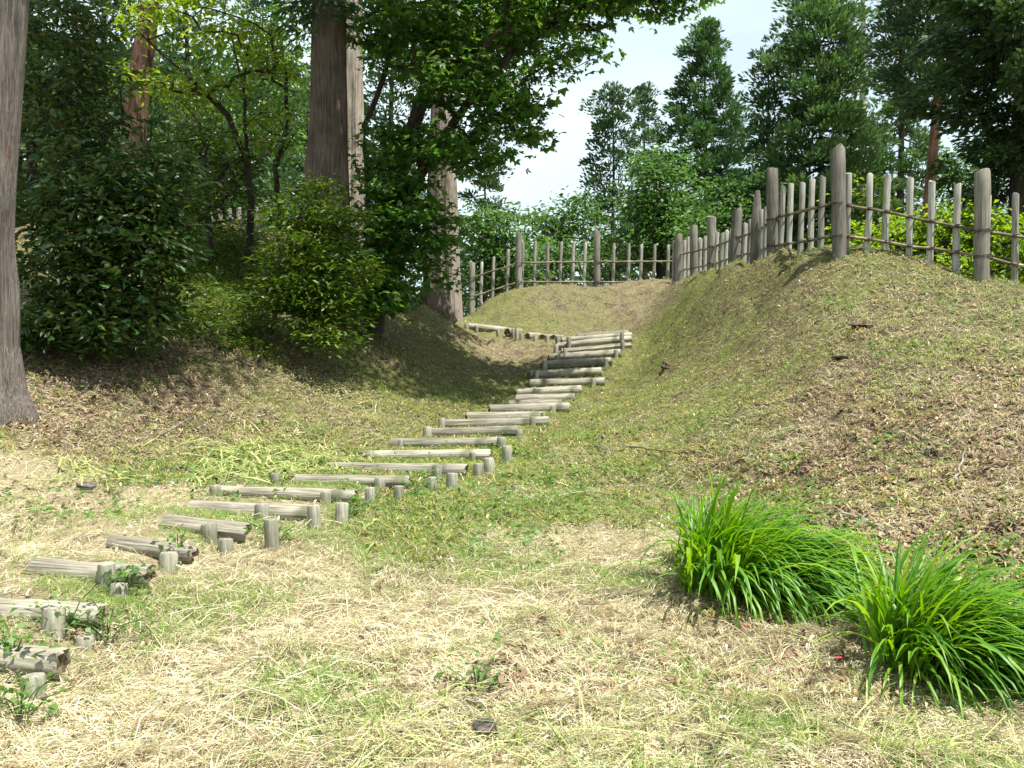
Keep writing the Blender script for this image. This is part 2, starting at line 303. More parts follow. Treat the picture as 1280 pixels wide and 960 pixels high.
def gz(x, y):
    x = np.asarray(x, float); y = np.asarray(y, float)
    z = gz0(x, y)
    i = np.clip(np.searchsorted(SD, y)-1, -1, len(SD)-1)
    def lz(k):
        k = np.clip(k, 0, len(SD)-1)
        u = np.clip((x-SL[k, 0])/(SR[k, 0]-SL[k, 0]), -.2, 1.2)
        return SL[k, 2]*(1-u)+SR[k, 2]*u+np.interp(k, [0, 7, 10, 25], [.046, .040, .032, .03])
    lo = lz(i); hi = lz(i+1); d0 = SD[np.clip(i, 0, 99 if False else len(SD)-1)]; d1 = SD[np.clip(i+1, 0, len(SD)-1)]
    u = np.clip((y-d0)/np.maximum(d1-d0, .05), 0, 1)
    fr_ = np.clip((hi-lo-np.interp(i, [0, 7, 10, 14, 25], [.055, .085, .115, .12, .13]))/np.maximum(hi-lo, .03), -.6, .6)
    ter = lo+np.minimum(.0, 0)+(hi-lo)*(fr_*u)+0*u
    ter = np.where(u > .93, ter+(lo+(hi-lo)-ter)*sstep(.93, 1.0, u)*.6, ter)
    ter = np.where(i < 0, z, ter)
    wt = stair_w(x, y)
    z = z*(1-wt)+ter*wt
    near = np.exp(-np.maximum(np.hypot(x, y)-25, 0)/30)
    b = (fbm(x, y, .9, 3, 3)-.5)*.11+(fbm(x, y, 4.5, 3, 9)-.5)*.06
    b2 = np.maximum(fbm(x, y, 2.6, 3, 21)-.60, 0)*.35+np.maximum(fbm(x, y, 7.0, 2, 31)-.52, 0)*.13
    # the ground drops a little in front of the stakes along the right ends of the logs
    xr = np.interp(y, SD, SR[:, 0]); side = np.exp(-((x-xr-.12)/.34)**2)*sstep(SD[0]-.4, SD[0], y)*(1-sstep(10.5, 12, y))
    z = z-.04*side+(b+b2)*near*(1-wt*.85)*(1-.8*side)
    if PITD is not None:
        xs_, ys_, zr = np.ravel(x), np.ravel(y), np.ravel(z).copy()
        kk = np.nonzero((ys_ > 3) & (ys_ < 21) & (xs_ > -4) & (xs_ < 3.5))[0]
        for q in range(0, len(kk), 40000):
            k_ = kk[q:q+40000]; gw = np.exp(-((xs_[k_, None]-PITS[None, :, 0])**2+(ys_[k_, None]-PITS[None, :, 1])**2)/PITS[None, :, 3]**2)
            zr[k_] += (gw*PITD[None]).sum(1)/np.maximum(1, gw.sum(1))
        z = zr.reshape(np.shape(z))
    return z
PITD = np.clip(PITS[:, 2]-gz(PITS[:, 0], PITS[:, 1]), -.22, .02)
def hit(px, py, lo=2.0, hi=60., z_off=0):
    D = np.arange(lo, hi, .02); X = (px-640)/F*D; Z = EYE+(480-py)/F*D
    g = gz(X, D)+z_off; k = np.argmax(Z <= g)
    if not (Z <= g).any(): k = len(D)-1
    return np.array([X[k], D[k], gz(X[k:k+1], D[k:k+1])[0]])
def G(x, y): return float(gz(np.array([x]), np.array([y]))[0])

# attribute fields (what grows / lies where), Shepard interpolation of (green, straw, brown)
AT = []
def at_(px, py, g, s, b):
    p = hit(px, py); AT.append((p[0], p[1], g+(.03 if px > 780 and b > .35 and s < .45 else 0), s, b*(.85 if px > 780 else 1)))
for a in [(590, 888, .05, .2, 1.0), (600, 910, .05, .25, 1.0), (745, 905, .1, .35, .9), (520, 800, .1, .6, .6), (860, 690, .2, .5, .6), (330, 870, .55, .55, .2), (150, 900, .1, .6, .5), (700, 620, 1.1, .3, .05), (630, 625, 1.1, .3, .1), (560, 665, 1.1, .35, .1), (520, 700, .9, .4, .1), (440, 790, .6, .6, .1), (640, 930, .2, .85, .35), (900, 900, .25, .7, .5), (800, 930, .25, .7, .5), (450, 930, .3, .8, .2), (300, 930, .45, .65, .2), (60, 930, .35, .75, .2), (900, 940, .25, .6, .6), (1150, 930, .1, .4, .9), (640, 830, .2, 1, .15), (420, 830, .35, .9, .1), (250, 800, .25, .95, .2), (800, 800, .15, .9, .4), (620, 750, .15, 1, .1), (560, 690, .55, .7, .1), (680, 680, .3, .95, .1), (740, 690, .1, 1, .2), (560, 640, .75, .5, .05), (700, 610, .7, .5, .1), (640, 590, .7, .4, .1), (780, 640, .5, .5, .3), (480, 750, .45, .75, .1), (400, 710, .3, .9, .1), (900, 830, .5, .4, .5), (1020, 850, .1, .5, .8), (240, 860, .55, .5, .1),
          (850, 600, .35, .3, .6), (950, 580, .25, .25, .9), (1050, 620, .12, .2, 1), (1150, 640, .1, .2, 1), (1250, 700, .05, .2, 1), (1000, 500, .35, .3, .8), (1150, 520, .15, .25, 1), (1270, 520, .2, .2, 1), (900, 450, .5, .35, .55), (1000, 420, .45, .35, .6), (1100, 400, .4, .35, .65), (1250, 420, .4, .3, .7), (1250, 380, .45, .4, .5), (1080, 335, .6, .35, .4), (850, 400, .75, .3, .25), (800, 460, .7, .35, .3), (780, 510, .7, .4, .3), (800, 540, .6, .4, .4), (740, 560, .6, .4, .4),
          (650, 380, .65, .4, .3), (700, 375, .45, .4, .6), (780, 375, .35, .4, .7), (620, 400, .6, .4, .4), (640, 435, .3, .4, .6),
          (560, 470, .6, .2, .4), (500, 440, .55, .15, .5), (600, 480, .7, .2, .3), (450, 480, .4, .3, .6), (540, 500, .7, .3, .2), (480, 520, .6, .5, .3), (350, 530, .4, .45, .7), (300, 500, .25, .3, .9), (200, 490, .12, .25, 1), (100, 490, .1, .25, 1), (200, 440, .35, .1, .6), (80, 530, .15, .2, .9), (60, 590, .5, .6, .4), (200, 580, .5, .5, .4), (300, 570, .6, .5, .3), (130, 640, .15, .9, .4), (50, 690, .1, 1, .3), (180, 670, .15, 1, .2), (300, 640, .4, .7, .2), (20, 800, .3, .7, .3), (380, 620, .4, .7, .2)]: at_(*a)
AT = np.array(AT)
AT = np.vstack([AT, [[0, 40, .4, .1, .5], [-12, 18, .3, .1, .7], [12, 20, .6, .1, .4], [12, 3, .2, .4, .7], [-8, 2, .3, .7, .3], [0, -4, .4, .6, .3]]])
def field(x, y):
    x = np.ravel(x); y = np.ravel(y); o = np.empty((len(x), 3))
    sc_ = np.clip(y/8, .5, 1.6); x, y = x+(fbm(x, y, .9, 4, 201)-.5)*2.0*sc_, y+(fbm(x, y, .9, 4, 231)-.5)*2.0*sc_
    for k in range(0, len(x), 40000):
        d2 = (x[k:k+40000, None]-AT[None, :, 0])**2+(y[k:k+40000, None]-AT[None, :, 1])**2
        ww = 1/(d2+.10)**1.35
        o[k:k+40000] = (ww@AT[:, 2:])/ww.sum(1, keepdims=True)
    return o

def axis(stops):
    o = []
    for (a, b, st) in stops: o += list(np.arange(a, b, st))
    return np.array(o+[stops[-1][1]])
xs = axis([(-900, -100, 100), (-100, -30, 7), (-30, -9, 1.0), (-9, -5, .12), (-5, 7, .055), (7, 10, .12), (10, 30, 1.2), (30, 100, 7), (100, 900, 100)])
ys = axis([(-300, -40, 60), (-40, -4, 3), (-4, 2.4, .4), (2.4, 9, .05), (9, 21.5, .06), (21.5, 26, .1), (26, 40, .7), (40, 120, 8), (120, 1200, 120)])
gx, gy = np.meshgrid(xs, ys)
zz = gz(gx, gy)
far = sstep(60, 200, np.hypot(gx, gy)); zz = zz*(1-far)+1.0*far
nx, ny = len(xs), len(ys)
V = np.stack([gx, gy, zz], -1).reshape(-1, 3)
ii = (np.arange(ny-1)[:, None]*nx+np.arange(nx-1)[None]).ravel()
me = np_mesh('ground', V, np.stack([ii, ii+1, ii+nx+1, ii+nx], -1), True)
fl = field(V[:, 0], V[:, 1])
for k, nme in enumerate(('green', 'straw', 'brown')):
    a = me.attributes.new(nme, 'FLOAT', 'POINT'); a.data.foreach_set('value', fl[:, k].astype(np.float32))
m, t, o = material('ground_cover')
tcn = N(t, 'ShaderNodeTexCoord')
def noise(scale, detail=5, rough=.6, dist=0):
    n = N(t, 'ShaderNodeTexNoise'); n.inputs['Scale'].default_value = scale; n.inputs['Detail'].default_value = detail
    n.inputs['Roughness'].default_value = rough; n.inputs['Distortion'].default_value = dist
    t.links.new(tcn.outputs['Object'], n.inputs['Vector']); return n.outputs['Fac']
def attr(nm):
    a = N(t, 'ShaderNodeAttribute'); a.attribute_name = nm; return a.outputs['Fac']
def mth(op, a, b=None, clamp=False):
    n = N(t, 'ShaderNodeMath', operation=op); n.use_clamp = clamp
    for k, v in enumerate((a, b)):
        if v is None: continue
        if isinstance(v, (int, float)): n.inputs[k].default_value = v
        else: t.links.new(v, n.inputs[k])
    return n.outputs[0]
def mixc(f, a, b):
    n = N(t, 'ShaderNodeMix', data_type='RGBA')
    t.links.new(f, n.inputs['Factor'])
    for k, v in (('A', a), ('B', b)):
        if isinstance(v, tuple): n.inputs[k].default_value = (*v, 1)
        else: t.links.new(v, n.inputs[k])
    return n.outputs['Result']
def thr(v, lo, hi):
    n = N(t, 'ShaderNodeMapRange'); n.interpolation_type = 'SMOOTHSTEP'
    n.inputs['From Min'].default_value = lo; n.inputs['From Max'].default_value = hi; t.links.new(v, n.inputs['Value']); return n.outputs[0]
nA = noise(3.2, 6, .65); nB = noise(14, 6, .7, .4); nC = noise(60, 4, .7, 1.0); nD = noise(28, 4, .75, 1.5); nE = noise(150, 5, .8, 1.2)
soil = ramp(t, [(.3, (.035, .025, .018)), (.5, (.098, .070, .047)), (.7, (.21, .158, .105))], nB)
strawc = ramp(t, [(.28, (.14, .105, .062)), (.5, (.36, .305, .18)), (.74, (.56, .50, .34))], nE)
greenc = ramp(t, [(.3, (.05, .07, .016)), (.5, (.12, .145, .032)), (.72, (.23, .235, .07))], nD)
fs = thr(mth('ADD', attr('straw'), mth('ADD', mth('MULTIPLY', nA, .8), mth('MULTIPLY', nD, .9))), 1.05, 1.65)
fg = thr(mth('ADD', attr('green'), mth('ADD', mth('MULTIPLY', nA, .9), mth('MULTIPLY', nB, .8))), 1.10, 1.65)
col = mixc(fs, soil, strawc); col = mixc(mth('MULTIPLY', fg, .85), col, greenc)
p = N(t, 'ShaderNodeBsdfPrincipled'); p.inputs['Roughness'].default_value = .95; p.inputs['Specular IOR Level'].default_value = .1
b = N(t, 'ShaderNodeBump'); b.inputs['Strength'].default_value = .9; b.inputs['Distance'].default_value = .05
t.links.new(mth('ADD', nB, mth('ADD', mth('MULTIPLY', nC, .5), mth('MULTIPLY', nE, .22))), b.inputs['Height']); t.links.new(b.outputs[0], p.inputs['Normal'])
t.links.new(col, p.inputs['Base Color']); t.links.new(p.outputs[0], o.inputs[0])
ground = link('ground', me, m); tag(ground, kind='structure')

# ------------------------------------------------------------------ log steps
ORD = ['lowest', 'second', 'third', 'fourth', 'fifth', 'sixth', 'seventh', 'eighth', 'ninth', 'tenth', 'eleventh', 'twelfth', 'thirteenth', 'fourteenth', 'fifteenth', 'sixteenth', 'seventeenth', 'eighteenth', 'nineteenth', 'twentieth', 'twenty first', 'twenty second', 'twenty third', 'twenty fourth', 'twenty fifth', 'topmost']
LOOK = {0: 'short weathered log step half buried in weeds', 1: 'grey squared log step running out of the left edge', 2: 'cracked grey log step with two stakes at its end', 3: 'log step with a dark hollow right end',
        4: 'log step almost buried in straw at its left', 5: 'log step with a thick cut end and three stakes', 6: 'thin grey log step with stakes trailing right', 7: 'grey log step behind a tuft of green grass', 8: 'round grey log step with four stakes', 9: 'thick pale log step with a split top',
        10: 'pale knotted log step with two stakes right', 11: 'bright sunlit log step pegged at both ends', 12: 'long pale log step in sun', 13: 'thin sunlit log step barely proud of grass', 14: 'pale thin log step in sun below the shade', 15: 'bright narrow log step at the edge of shade',
        16: 'shaded grey log step at the foot of the steep part', 17: 'shaded grey log step beside the dark bank', 18: 'dark shaded log step pegged near its right end', 19: 'brown log step half in shade', 20: 'brown log step below the landing', 21: 'round brown log step in sun near the top', 22: 'pale log step slanting up to the right', 23: 'thick pale log step pegged by tall stakes', 24: 'pale log step near the landing', 25: 'pale log step at the landing'}
def log_mesh(L, rad, seed, dent=0):
    r = np.random.default_rng(seed); n = max(7, int(L/.16)); a = np.linspace(0, 2*np.pi, 18, endpoint=False)
    x = np.linspace(-L/2, L/2, n); x[1] = x[0]+.012; x[-2] = x[-1]-.012
    rr = rad*(1+.05*np.cumsum(r.normal(size=n))*.35)
    rr[0] *= .93; rr[-1] *= .93
    ang = 1+.035*r.normal(size=(1, 18))+.015*r.normal(size=(n, 18))
    cr_ = r.integers(0, 6); ang[:, cr_] -= .16                      # a drying crack along the upper side
    if r.random() < .6: ang[:, (cr_+r.integers(2, 5)) % 18] -= .10
    cy = .012*np.cumsum(r.normal(size=n))*.5; cz = .008*np.cumsum(r.normal(size=n))*.5
    v = np.stack([np.repeat(x[:, None], 18, 1)+np.where((np.arange(n) == 0)[:, None], r.normal(size=(n, 18))*.01, 0)+np.where((np.arange(n) == n-1)[:, None], r.normal(size=(n, 18))*.01, 0),
                  cy[:, None]+rr[:, None]*ang*np.cos(a), cz[:, None]+rr[:, None]*ang*np.sin(a)], -1).reshape(-1, 3)
    i = np.arange(n-1)[:, None]*18; j = np.arange(18)[None]; k = (j+1) % 18
    q = np.stack([i+j, i+k, i+18+k, i+18+j], -1).reshape(-1, 4)
    # end faces, slightly dished
    i1 = np.array([.5*v[jj]+.5*np.array([-L/2+.006, cy[0], cz[0]]) for jj in range(18)]); i2 = np.array([.5*v[(n-1)*18+jj]+.5*np.array([L/2-.006, cy[-1], cz[-1]]) for jj in range(18)])
    b0 = len(v); v = np.vstack([v, i1, i2, [-L/2+.014, cy[0], cz[0]], [L/2-.014, cy[-1], cz[-1]]])
    e = [] ; tt = []
    for jj in range(18):
        kk = (jj+1) % 18
        e += [[jj, b0+jj, b0+kk, kk], [(n-1)*18+jj, (n-1)*18+kk, b0+18+kk, b0+18+jj]]
        tt += [[b0+36, b0+kk, b0+jj], [b0+37, b0+18+jj, b0+18+kk]]
    me = np_mesh('log', v, [np.vstack([q, e]), np.array(tt)], True)
    me.materials.append(MATS['log_wood']); me.materials.append(MATS['end_grain'])
    mi = np.zeros(len(me.polygons), np.int32); mi[len(q):] = 1; me.polygons.foreach_set('material_index', mi)
    if hasattr(me, 'set_sharp_from_angle'): me.set_sharp_from_angle(angle=R(40))
    return me
def stake_mesh(h, rad, seed, below=.18):
    r = np.random.default_rng(seed); seg = 12
    m = MB(); zt = h
    tilt = r.normal(size=2)*.05
    z = np.array([-below, 0, h*.45, h-.018, h-.004]); rr = rad*np.array([1, 1, .99, .97, .86])*(1+.02*r.normal(size=5))
    m.tube(np.stack([tilt[0]*z, tilt[1]*z, z], -1), rr, seg, True, .03, seed)
    m.v[-1][-1][2] += .004
    return m.build('stake', MATS['stake_wood'])
for i, s in enumerate(STEPS):
    L3, R3 = SL[i].copy(), SR[i].copy()
    mid = (L3+R3)/2; d = R3-L3; L = np.linalg.norm(d)
    rad = float(np.interp(i, [0, 8, 12, 25], [.068, .068, .080, .096]))*(1+.07*rng.normal())
    root = empty('log_step', (mid[0], mid[1], mid[2]-rad))
    lab = LOOK[i]+(', topmost step' if i == 25 else ', %s from the bottom' % ORD[i] if i else ', lowest step')
    tag(root, lab, 'step', 'log steps of the hillside flight')
    lo = link('log', log_mesh(L, rad, 100+i), None, root)
    lo.location = (0, 0, rad); lo.rotation_euler = (rng.uniform(-.5, .5)*.6, -math.atan2(d[2], d[0]), rng.normal()*.012)
    for (px, pt, pb, wd) in STAKES.get(i, []):
        D = s[4]-rad-.05-(.12 if pb > s[3]+12 else 0)*(s[4]/9)
        p = at(px, pb, D); top = at(px, pt, D); r_ = max(.034, min(.058, wd/F*D/2))
        st = stake_mesh(top[2]-p[2], r_, 500+i*7+int(px)); st.parent = root
        st.location = p-np.array([mid[0], mid[1], mid[2]-rad])
# the logs that turn left at the landing, seen end on
TURN = [(585, 409, 21.9, [(596, 407, 421), (584, 404, 416)], 'first short log of the left turn, beside the pale tree trunk'), (634, 416, 21.5, [(623, 412, 426), (642, 411, 427)], 'second short log of the left turn with a round dark end'), (659, 421.5, 21.2, [(646, 410, 424), (651.5, 416, 429)], 'middle short log of the left turn between two stakes'),
        (677, 423, 20.95, [(669, 419, 429)], 'fourth short log of the left turn, near the landing'), (691, 424, 20.7, [(684, 419, 430)], 'last short log of the left turn, touching the landing steps')]
for i, (px, py, D, sk, lab) in enumerate(TURN):
    a = at(px, py, D); L = 1.15 if i == 0 else 1.0
    dirv = nrm(np.array([.55, .83, 0.02])) if i else nrm(np.array([.95, .28, -.10]))
    a = a+[0, 0, .015]; root = empty('log_step', a-[0, 0, .09]); tag(root, lab+' at the landing', 'step', 'short logs turning left at the landing')
    lo = link('log', log_mesh(L, .09, 160+i), None, root); lo.location = dirv*L/2+[0, 0, .09]; lo.rotation_euler = (0, -math.asin(dirv[2]), math.atan2(dirv[1], dirv[0]))
    for (sx, st_, sb) in sk:
        q = at(sx, sb, D-.14); tp = at(sx, st_, D-.14)
        stq = stake_mesh(tp[2]-q[2], .05, 900+int(sx)); stq.parent = root; stq.location = q-(a-[0, 0, .09])

# ------------------------------------------------------------------ fences
def fence_post(name, px, ptop, D, rad, mat, parent, org, lean=0, seed=0, pointed=False, base=None):
    x = (px-640)/F*D; zt = EYE+(480-ptop)/F*D; zb = G(x, D)-.12 if base is None else base
    r = np.random.default_rng(seed+int(px*3)); n = 7
    z = np.linspace(zb, zt, n); z = np.append(z, zt+.002); z[-2] = zt-.006
    u = (z-zb)/(zt-zb); xo = x+lean*(1-u)+.008*np.cumsum(r.normal(size=n+1))*.5
    rr = rad*(1+.03*r.normal(size=n+1)); rr[-1] = rad*.955
    if pointed: rr = rad*np.array([1.15, 1.12, 1.1, 1.05, 1.0, .8, .45, .12])
    m = MB(); m.tube(np.stack([xo, np.full(n+1, D)+.006*np.cumsum(r.normal(size=n+1))*.5, z], -1)-org, rr, 10, True, .025, seed+int(px))
    return m.build(name, mat, parent)
def rail(pts, rad, parent, org, seed):
    r = np.random.default_rng(seed); P = []; rr = []
    for a, b in zip(pts[:-1], pts[1:]):
        n = max(3, int(np.linalg.norm(b-a)/.18)); u = np.linspace(0, 1, n, endpoint=False)[:, None]
        P.append(a+(b-a)*u+r.normal(size=(n, 3))*[.003, .003, .006])
    P.append(pts[-1][None]); P = np.vstack(P); rr = rad*(1+.06*r.normal(size=len(P)))*np.where(np.arange(len(P)) % 3 == 0, 1.16, 1)
    m = MB(); m.tube(P-org, rr, 7, True); return m.build('rail', MATS['bamboo_rail'], parent)
def binding(c, rad, parent, org, seed=0):
    m = MB(); a = np.linspace(0, 2*np.pi, 11)
    for dz in (-.012, .012):
        m.tube(np.stack([c[0]+rad*np.cos(a), c[1]+rad*np.sin(a), c[2]+dz+.006*np.sin(a+seed)], -1)-org, .006, 4, False)
    return m.build('binding', MATS['wire'], parent)
def interp_poly(pts, D):
    ds = np.array([p[1] for p in pts]); 
    return None
# right fence along the crest
orgR = np.array([4.7, 12.9, G(4.7, 12.9)])
fr = empty('fence', orgR); tag(fr, 'weathered round post and bamboo rail fence along the crest of the right mound', 'fence')
PR = [(849, 294, 23.6, .10), (867, 282, 22.2, .10), (890, 271, 20.3, .105), (922, 263, 17.9, .105), (965.5, 211, 15.2, .098), (1046, 186, 12.9, .098), (1227, 214, 12.0, .099)]
for (px, pt, D, ra) in PR: fence_post('post', px, pt, D, ra, MATS['fence_wood'], fr, orgR, seed=1, lean=(-.09 if px == 922 else .03 if px == 1046 else 0))
fence_post('broken_post', 947, 238, 16.2, .10, MATS['fence_wood'], fr, orgR, seed=2, pointed=True, lean=-.05)['label'] = 'grey post with a broken pointed top'
def Dcrest(px): return float(np.interp(px, [849, 867, 890, 922, 947, 965.5, 1046, 1100, 1227, 1300], [23.6, 22.2, 20.3, 17.9, 16.2, 15.2, 12.9, 12.65, 12.0, 11.75]))
TS = [(843, 301, 24), (856, 300, 0), (861, 297, 0), (876, 298, 0), (882, 296, 0), (897, 290, 0), (903, 291, 0), (909, 289, 0), (914.5, 287, 0), (931, 280, 0), (937.5, 275, 0), (953, 262, 0), (957, 258, 0), (978, 233, 0), (988, 230, 0), (1002.5, 229, 0), (1015, 224, 0), (1028, 221, 0),
      (1061, 217, 0), (1087, 219, 0), (1110, 220, 0), (1138, 224, 0), (1166, 227, 0), (1197, 230, 0), (1235, 244, 0), (1268, 243, 0), (1300, 249, 0), (1332, 252, 0)]
for (px, pt, _) in TS: fence_post('stake', px, pt, Dcrest(px)+.13, .046, MATS['fence_stake'], fr, orgR, seed=5, lean=-.035+.01*math.sin(px) if px < 1240 else 0)
up = [(851, 318), (890, 309), (922, 297), (950, 287), (969, 272.5), (1036, 255.5), (1052, 255), (1110, 265), (1165, 277), (1219, 287.5), (1280, 296.5), (1345, 305)]
lw = [(851, 338), (890, 330), (922, 320), (950, 312), (969, 307.5), (1036, 296.5), (1055, 295), (1110, 303), (1165, 311), (1219, 319), (1280, 332), (1345, 343)]
for k, pl in enumerate((up, lw)):
    q = [at(a, b_, Dcrest(a)-.06+.12) for a, b_ in pl]
    for a, b_ in ((0, 4), (4, 6), (6, 9), (9, 11)): rail(q[a:b_+1], .021, fr, orgR, 40+k*7+a)
    for (px, pt, D, ra) in PR[2:]:
        yy = np.interp(px, [v[0] for v in pl], [v[1] for v in pl])
        cc = at(px, yy, D); binding(cc, ra+.006, fr, orgR, px)
    for (px, pt, _) in TS[13:]:
        yy = np.interp(px, [v[0] for v in pl], [v[1] for v in pl]); cc = at(px, yy, Dcrest(px)+.10); binding(cc, .072, fr, orgR, px)
# back fence
orgB = np.array([1.3, 24.5, G(1.3, 24.5)])
fb = empty('fence', orgB); tag(fb, 'grey stake fence with thin rails on top of the far back mound', 'fence')
for (px, pt, ra) in [(590, 328, .085), (648.5, 291, .085), (746.5, 289, .095)]: fence_post('post', px, pt, 24.5, ra, MATS['fence_wood'], fb, orgB, seed=3)
for (px, pt) in [(602.5, 328), (617, 322), (635, 312), (653, 302), (669, 302), (685, 302.5), (701.5, 303), (717, 303), (732, 304), (768, 305), (786, 304.5), (802, 305.5), (819, 306), (836, 307)]:
    fence_post('stake', px, pt, 24.6, .046, MATS['fence_stake'], fb, orgB, seed=8, lean=-.04)
for pl in ([(586, 349), (612, 340), (649, 328.5), (746, 327), (852, 326.5)], [(592, 370), (612, 364), (649, 352), (746, 352.5), (838, 352.5)]):
    rail([at(a, b_, 24.48) for a, b_ in pl], .024, fb, orgB, int(pl[0][1]))
    for px in (590, 648.5, 746.5):
        binding(at(px, np.interp(px, [v[0] for v in pl], [v[1] for v in pl]), 24.5), .105, fb, orgB)
# far left fence, a few stakes under the trees
orgL = np.array([-6.2, 20, G(-6.2, 20)])
fl_ = empty('fence', orgL); tag(fl_, 'short shaded stake fence half hidden under the trees beyond the left bank', 'fence')
for k, px in enumerate((262, 275, 286, 298, 322, 336)):
    fence_post('stake', px, 262-2*(k % 2), 19.6, .055, MATS['fence_wood'], fl_, orgL, seed=12)
rail([at(255, 276, 19.55), at(345, 274, 19.55)], .02, fl_, orgL, 3)

# ------------------------------------------------------------------ foliage builders
def leaves(base, d, n_, L, Wd, palm=False, fold=.18, droop=.12, fine=False):
    """diamond leaves (or three-lobed ones); returns verts, quads"""
    d = nrm(d); n_ = nrm(n_-d*(n_*d).sum(-1, keepdims=True)); s = np.cross(d, n_)
    L = np.asarray(L)[:, None]; Wd = np.asarray(Wd)[:, None]; k = len(base)
    if fine:
        l = lambda f, g, sg: base+d*L*f+s*Wd*g*sg+n_*(Wd*fold-L*droop*f*f)
        v = np.stack([base, l(.28, .42, 1), l(.68, .40, 1), base+d*L-n_*L*droop, l(.68, .40, -1), l(.28, .42, -1)], 1).reshape(-1, 3)
        o_ = np.arange(k)[:, None]*6
        return v, np.concatenate([o_+np.array([[0, 1, 2, 3]]), o_+np.array([[0, 3, 4, 5]])], 1).reshape(-1, 4)
    if not palm:
        mid = base+d*L*.48+n_*L*fold*.3
        v = np.stack([base, mid+s*Wd*.5+n_*Wd*fold, base+d*L-n_*L*droop, mid-s*Wd*.5+n_*Wd*fold], 1)
        return v.reshape(-1, 3), np.arange(k*4).reshape(-1, 4)
    vs = [base]
    for ang, sc in ((0, 1.), (.95, .82), (-.95, .82)):
        dd = d*math.cos(ang)+s*math.sin(ang); ss = np.cross(dd, n_)
        mm = base+dd*L*sc*.5+n_*L*fold*.2
        vs += [mm+ss*Wd*.42*sc, base+dd*L*sc-n_*L*droop, mm-ss*Wd*.42*sc]
    v = np.stack(vs, 1).reshape(-1, 3); o_ = np.arange(k)[:, None]*10
    q = np.concatenate([o_+np.array([[0, 1, 2, 3]]), o_+np.array([[0, 4, 5, 6]]), o_+np.array([[0, 7, 8, 9]])], 1).reshape(-1, 4)
    return v, q
def rdir(r, n):
    return nrm(r.normal(size=(n, 3)))
def spray(r, centers, n_each, spread, flat, L, up=.8, outc=None, droop_dir=0):
    """leaf bases, directions and normals for sprays round the centres"""
    k = len(centers); cc = np.repeat(centers, n_each, 0); o_ = r.normal(size=(k*n_each, 3))*[1, 1, flat]*spread
    tilt = np.repeat(rdir(r, k)*.35, n_each, 0); o_[:, 2] += (o_*tilt).sum(-1)
    d = nrm(o_*[1, 1, .3])+rdir(r, len(o_))*.55; d[:, 2] -= droop_dir
    n_ = np.array([0, 0, 1.])*up+rdir(r, len(o_))*.5+tilt
    return cc+o_, d, n_, L*(1+.28*r.normal(size=len(o_))).clip(.5, 1.6)
def grow(trunks, targets, r, tip=.006, exp=.5, arch=.12):
    """tree skeleton: every target is joined to the nearest node; returns list of (pts, radii)"""
    nodes = []; par = []; load = []
    for pl in trunks:
        prev = -1
        pl = np.asarray(pl, float)
        if nodes:
            dd = np.linalg.norm(np.array(nodes)-pl[0], axis=1)
            if dd.min() < .6: prev = int(dd.argmin())
        for a, b_ in zip(pl[:-1], pl[1:]):
            m_ = max(2, int(np.linalg.norm(b_-a)/.3))
            for u in np.linspace(0, 1, m_, endpoint=False): nodes.append(a+(b_-a)*u+r.normal(size=3)*.015); par.append(prev); prev = len(nodes)-1
        nodes.append(pl[-1]); par.append(prev)
    nodes = list(nodes); ntr = len(nodes)
    A = np.array(nodes); root = A[0]
    order = np.argsort(np.linalg.norm(targets-A.mean(0), axis=1)); tips = []
    cap = len(A)+len(targets)*6+10; buf = np.zeros((cap, 3)); buf[:len(A)] = A; cnt = len(A)
    par = list(par)
    for ti in order:
        T = targets[ti]; dv = buf[:cnt]-T; dist = np.linalg.norm(dv, axis=1)+np.maximum(dv[:, 2], 0)*.6
        j = int(dist.argmin()); A0 = buf[j]; ln = np.linalg.norm(T-A0); m_ = int(np.clip(ln/.25, 1, 5)); prev = j
        for u in np.linspace(0, 1, m_+1)[1:]:
            buf[cnt] = A0+(T-A0)*u+np.array([0, 0, arch*ln*math.sin(math.pi*u)])+(r.normal(size=3)*.03*ln if u < 1 else 0)
            par.append(prev); prev = cnt; cnt += 1
        tips.append(prev)
    ld = np.zeros(cnt)
    for t_ in tips: ld[t_] += 1
    for k in range(cnt-1, -1, -1):
        if par[k] >= 0: ld[par[k]] += ld[k]
    rad = tip*np.maximum(ld, 1)**exp
    return buf[:cnt], par, rad
def skeleton_tubes(nodes, par, rad, parent, mat, rmax=None, seg=6, trunk_r=0):
    """thick part -> 'trunk', thin part -> 'branches'"""
    kids = [[] for _ in nodes]
    for k, p_ in enumerate(par):
        if p_ >= 0: kids[p_].append(k)
    T, B = MB(), MB(); done = set()
    starts = [(k, -1) for k, p_ in enumerate(par) if p_ < 0]
    while starts:
        k, pr = starts.pop(); ch = ([pr] if pr >= 0 else [])+[k]
        while kids[k]:
            ks = sorted(kids[k], key=lambda q: -rad[q]); k0 = ks[0]
            for q in ks[1:]: starts.append((q, k))
            ch.append(k0); k = k0
        rr = rad[ch].copy()
        if pr >= 0: rr[0] = rr[1]*1.15
        pts = nodes[ch]
        if len(ch) < 2: continue
        (T if rr[:2].max() > .03 else B).tube(pts, rr, seg if rr.max() > .03 else 4, False)
    if T.n: T.build('trunk', mat, parent)
    if B.n: B.build('branches', mat, parent, kind='stuff')
def blob_targets(blobs, r):
    o_ = []
    for (px, py, rx, ry, D, rd, n) in blobs:
        p_ = rdir(r, n)*(r.random((n, 1))**.40)
        o_.append(at(px, py, D)+p_*[rx/F*D, rd, ry/F*D])
    return np.vstack(o_)
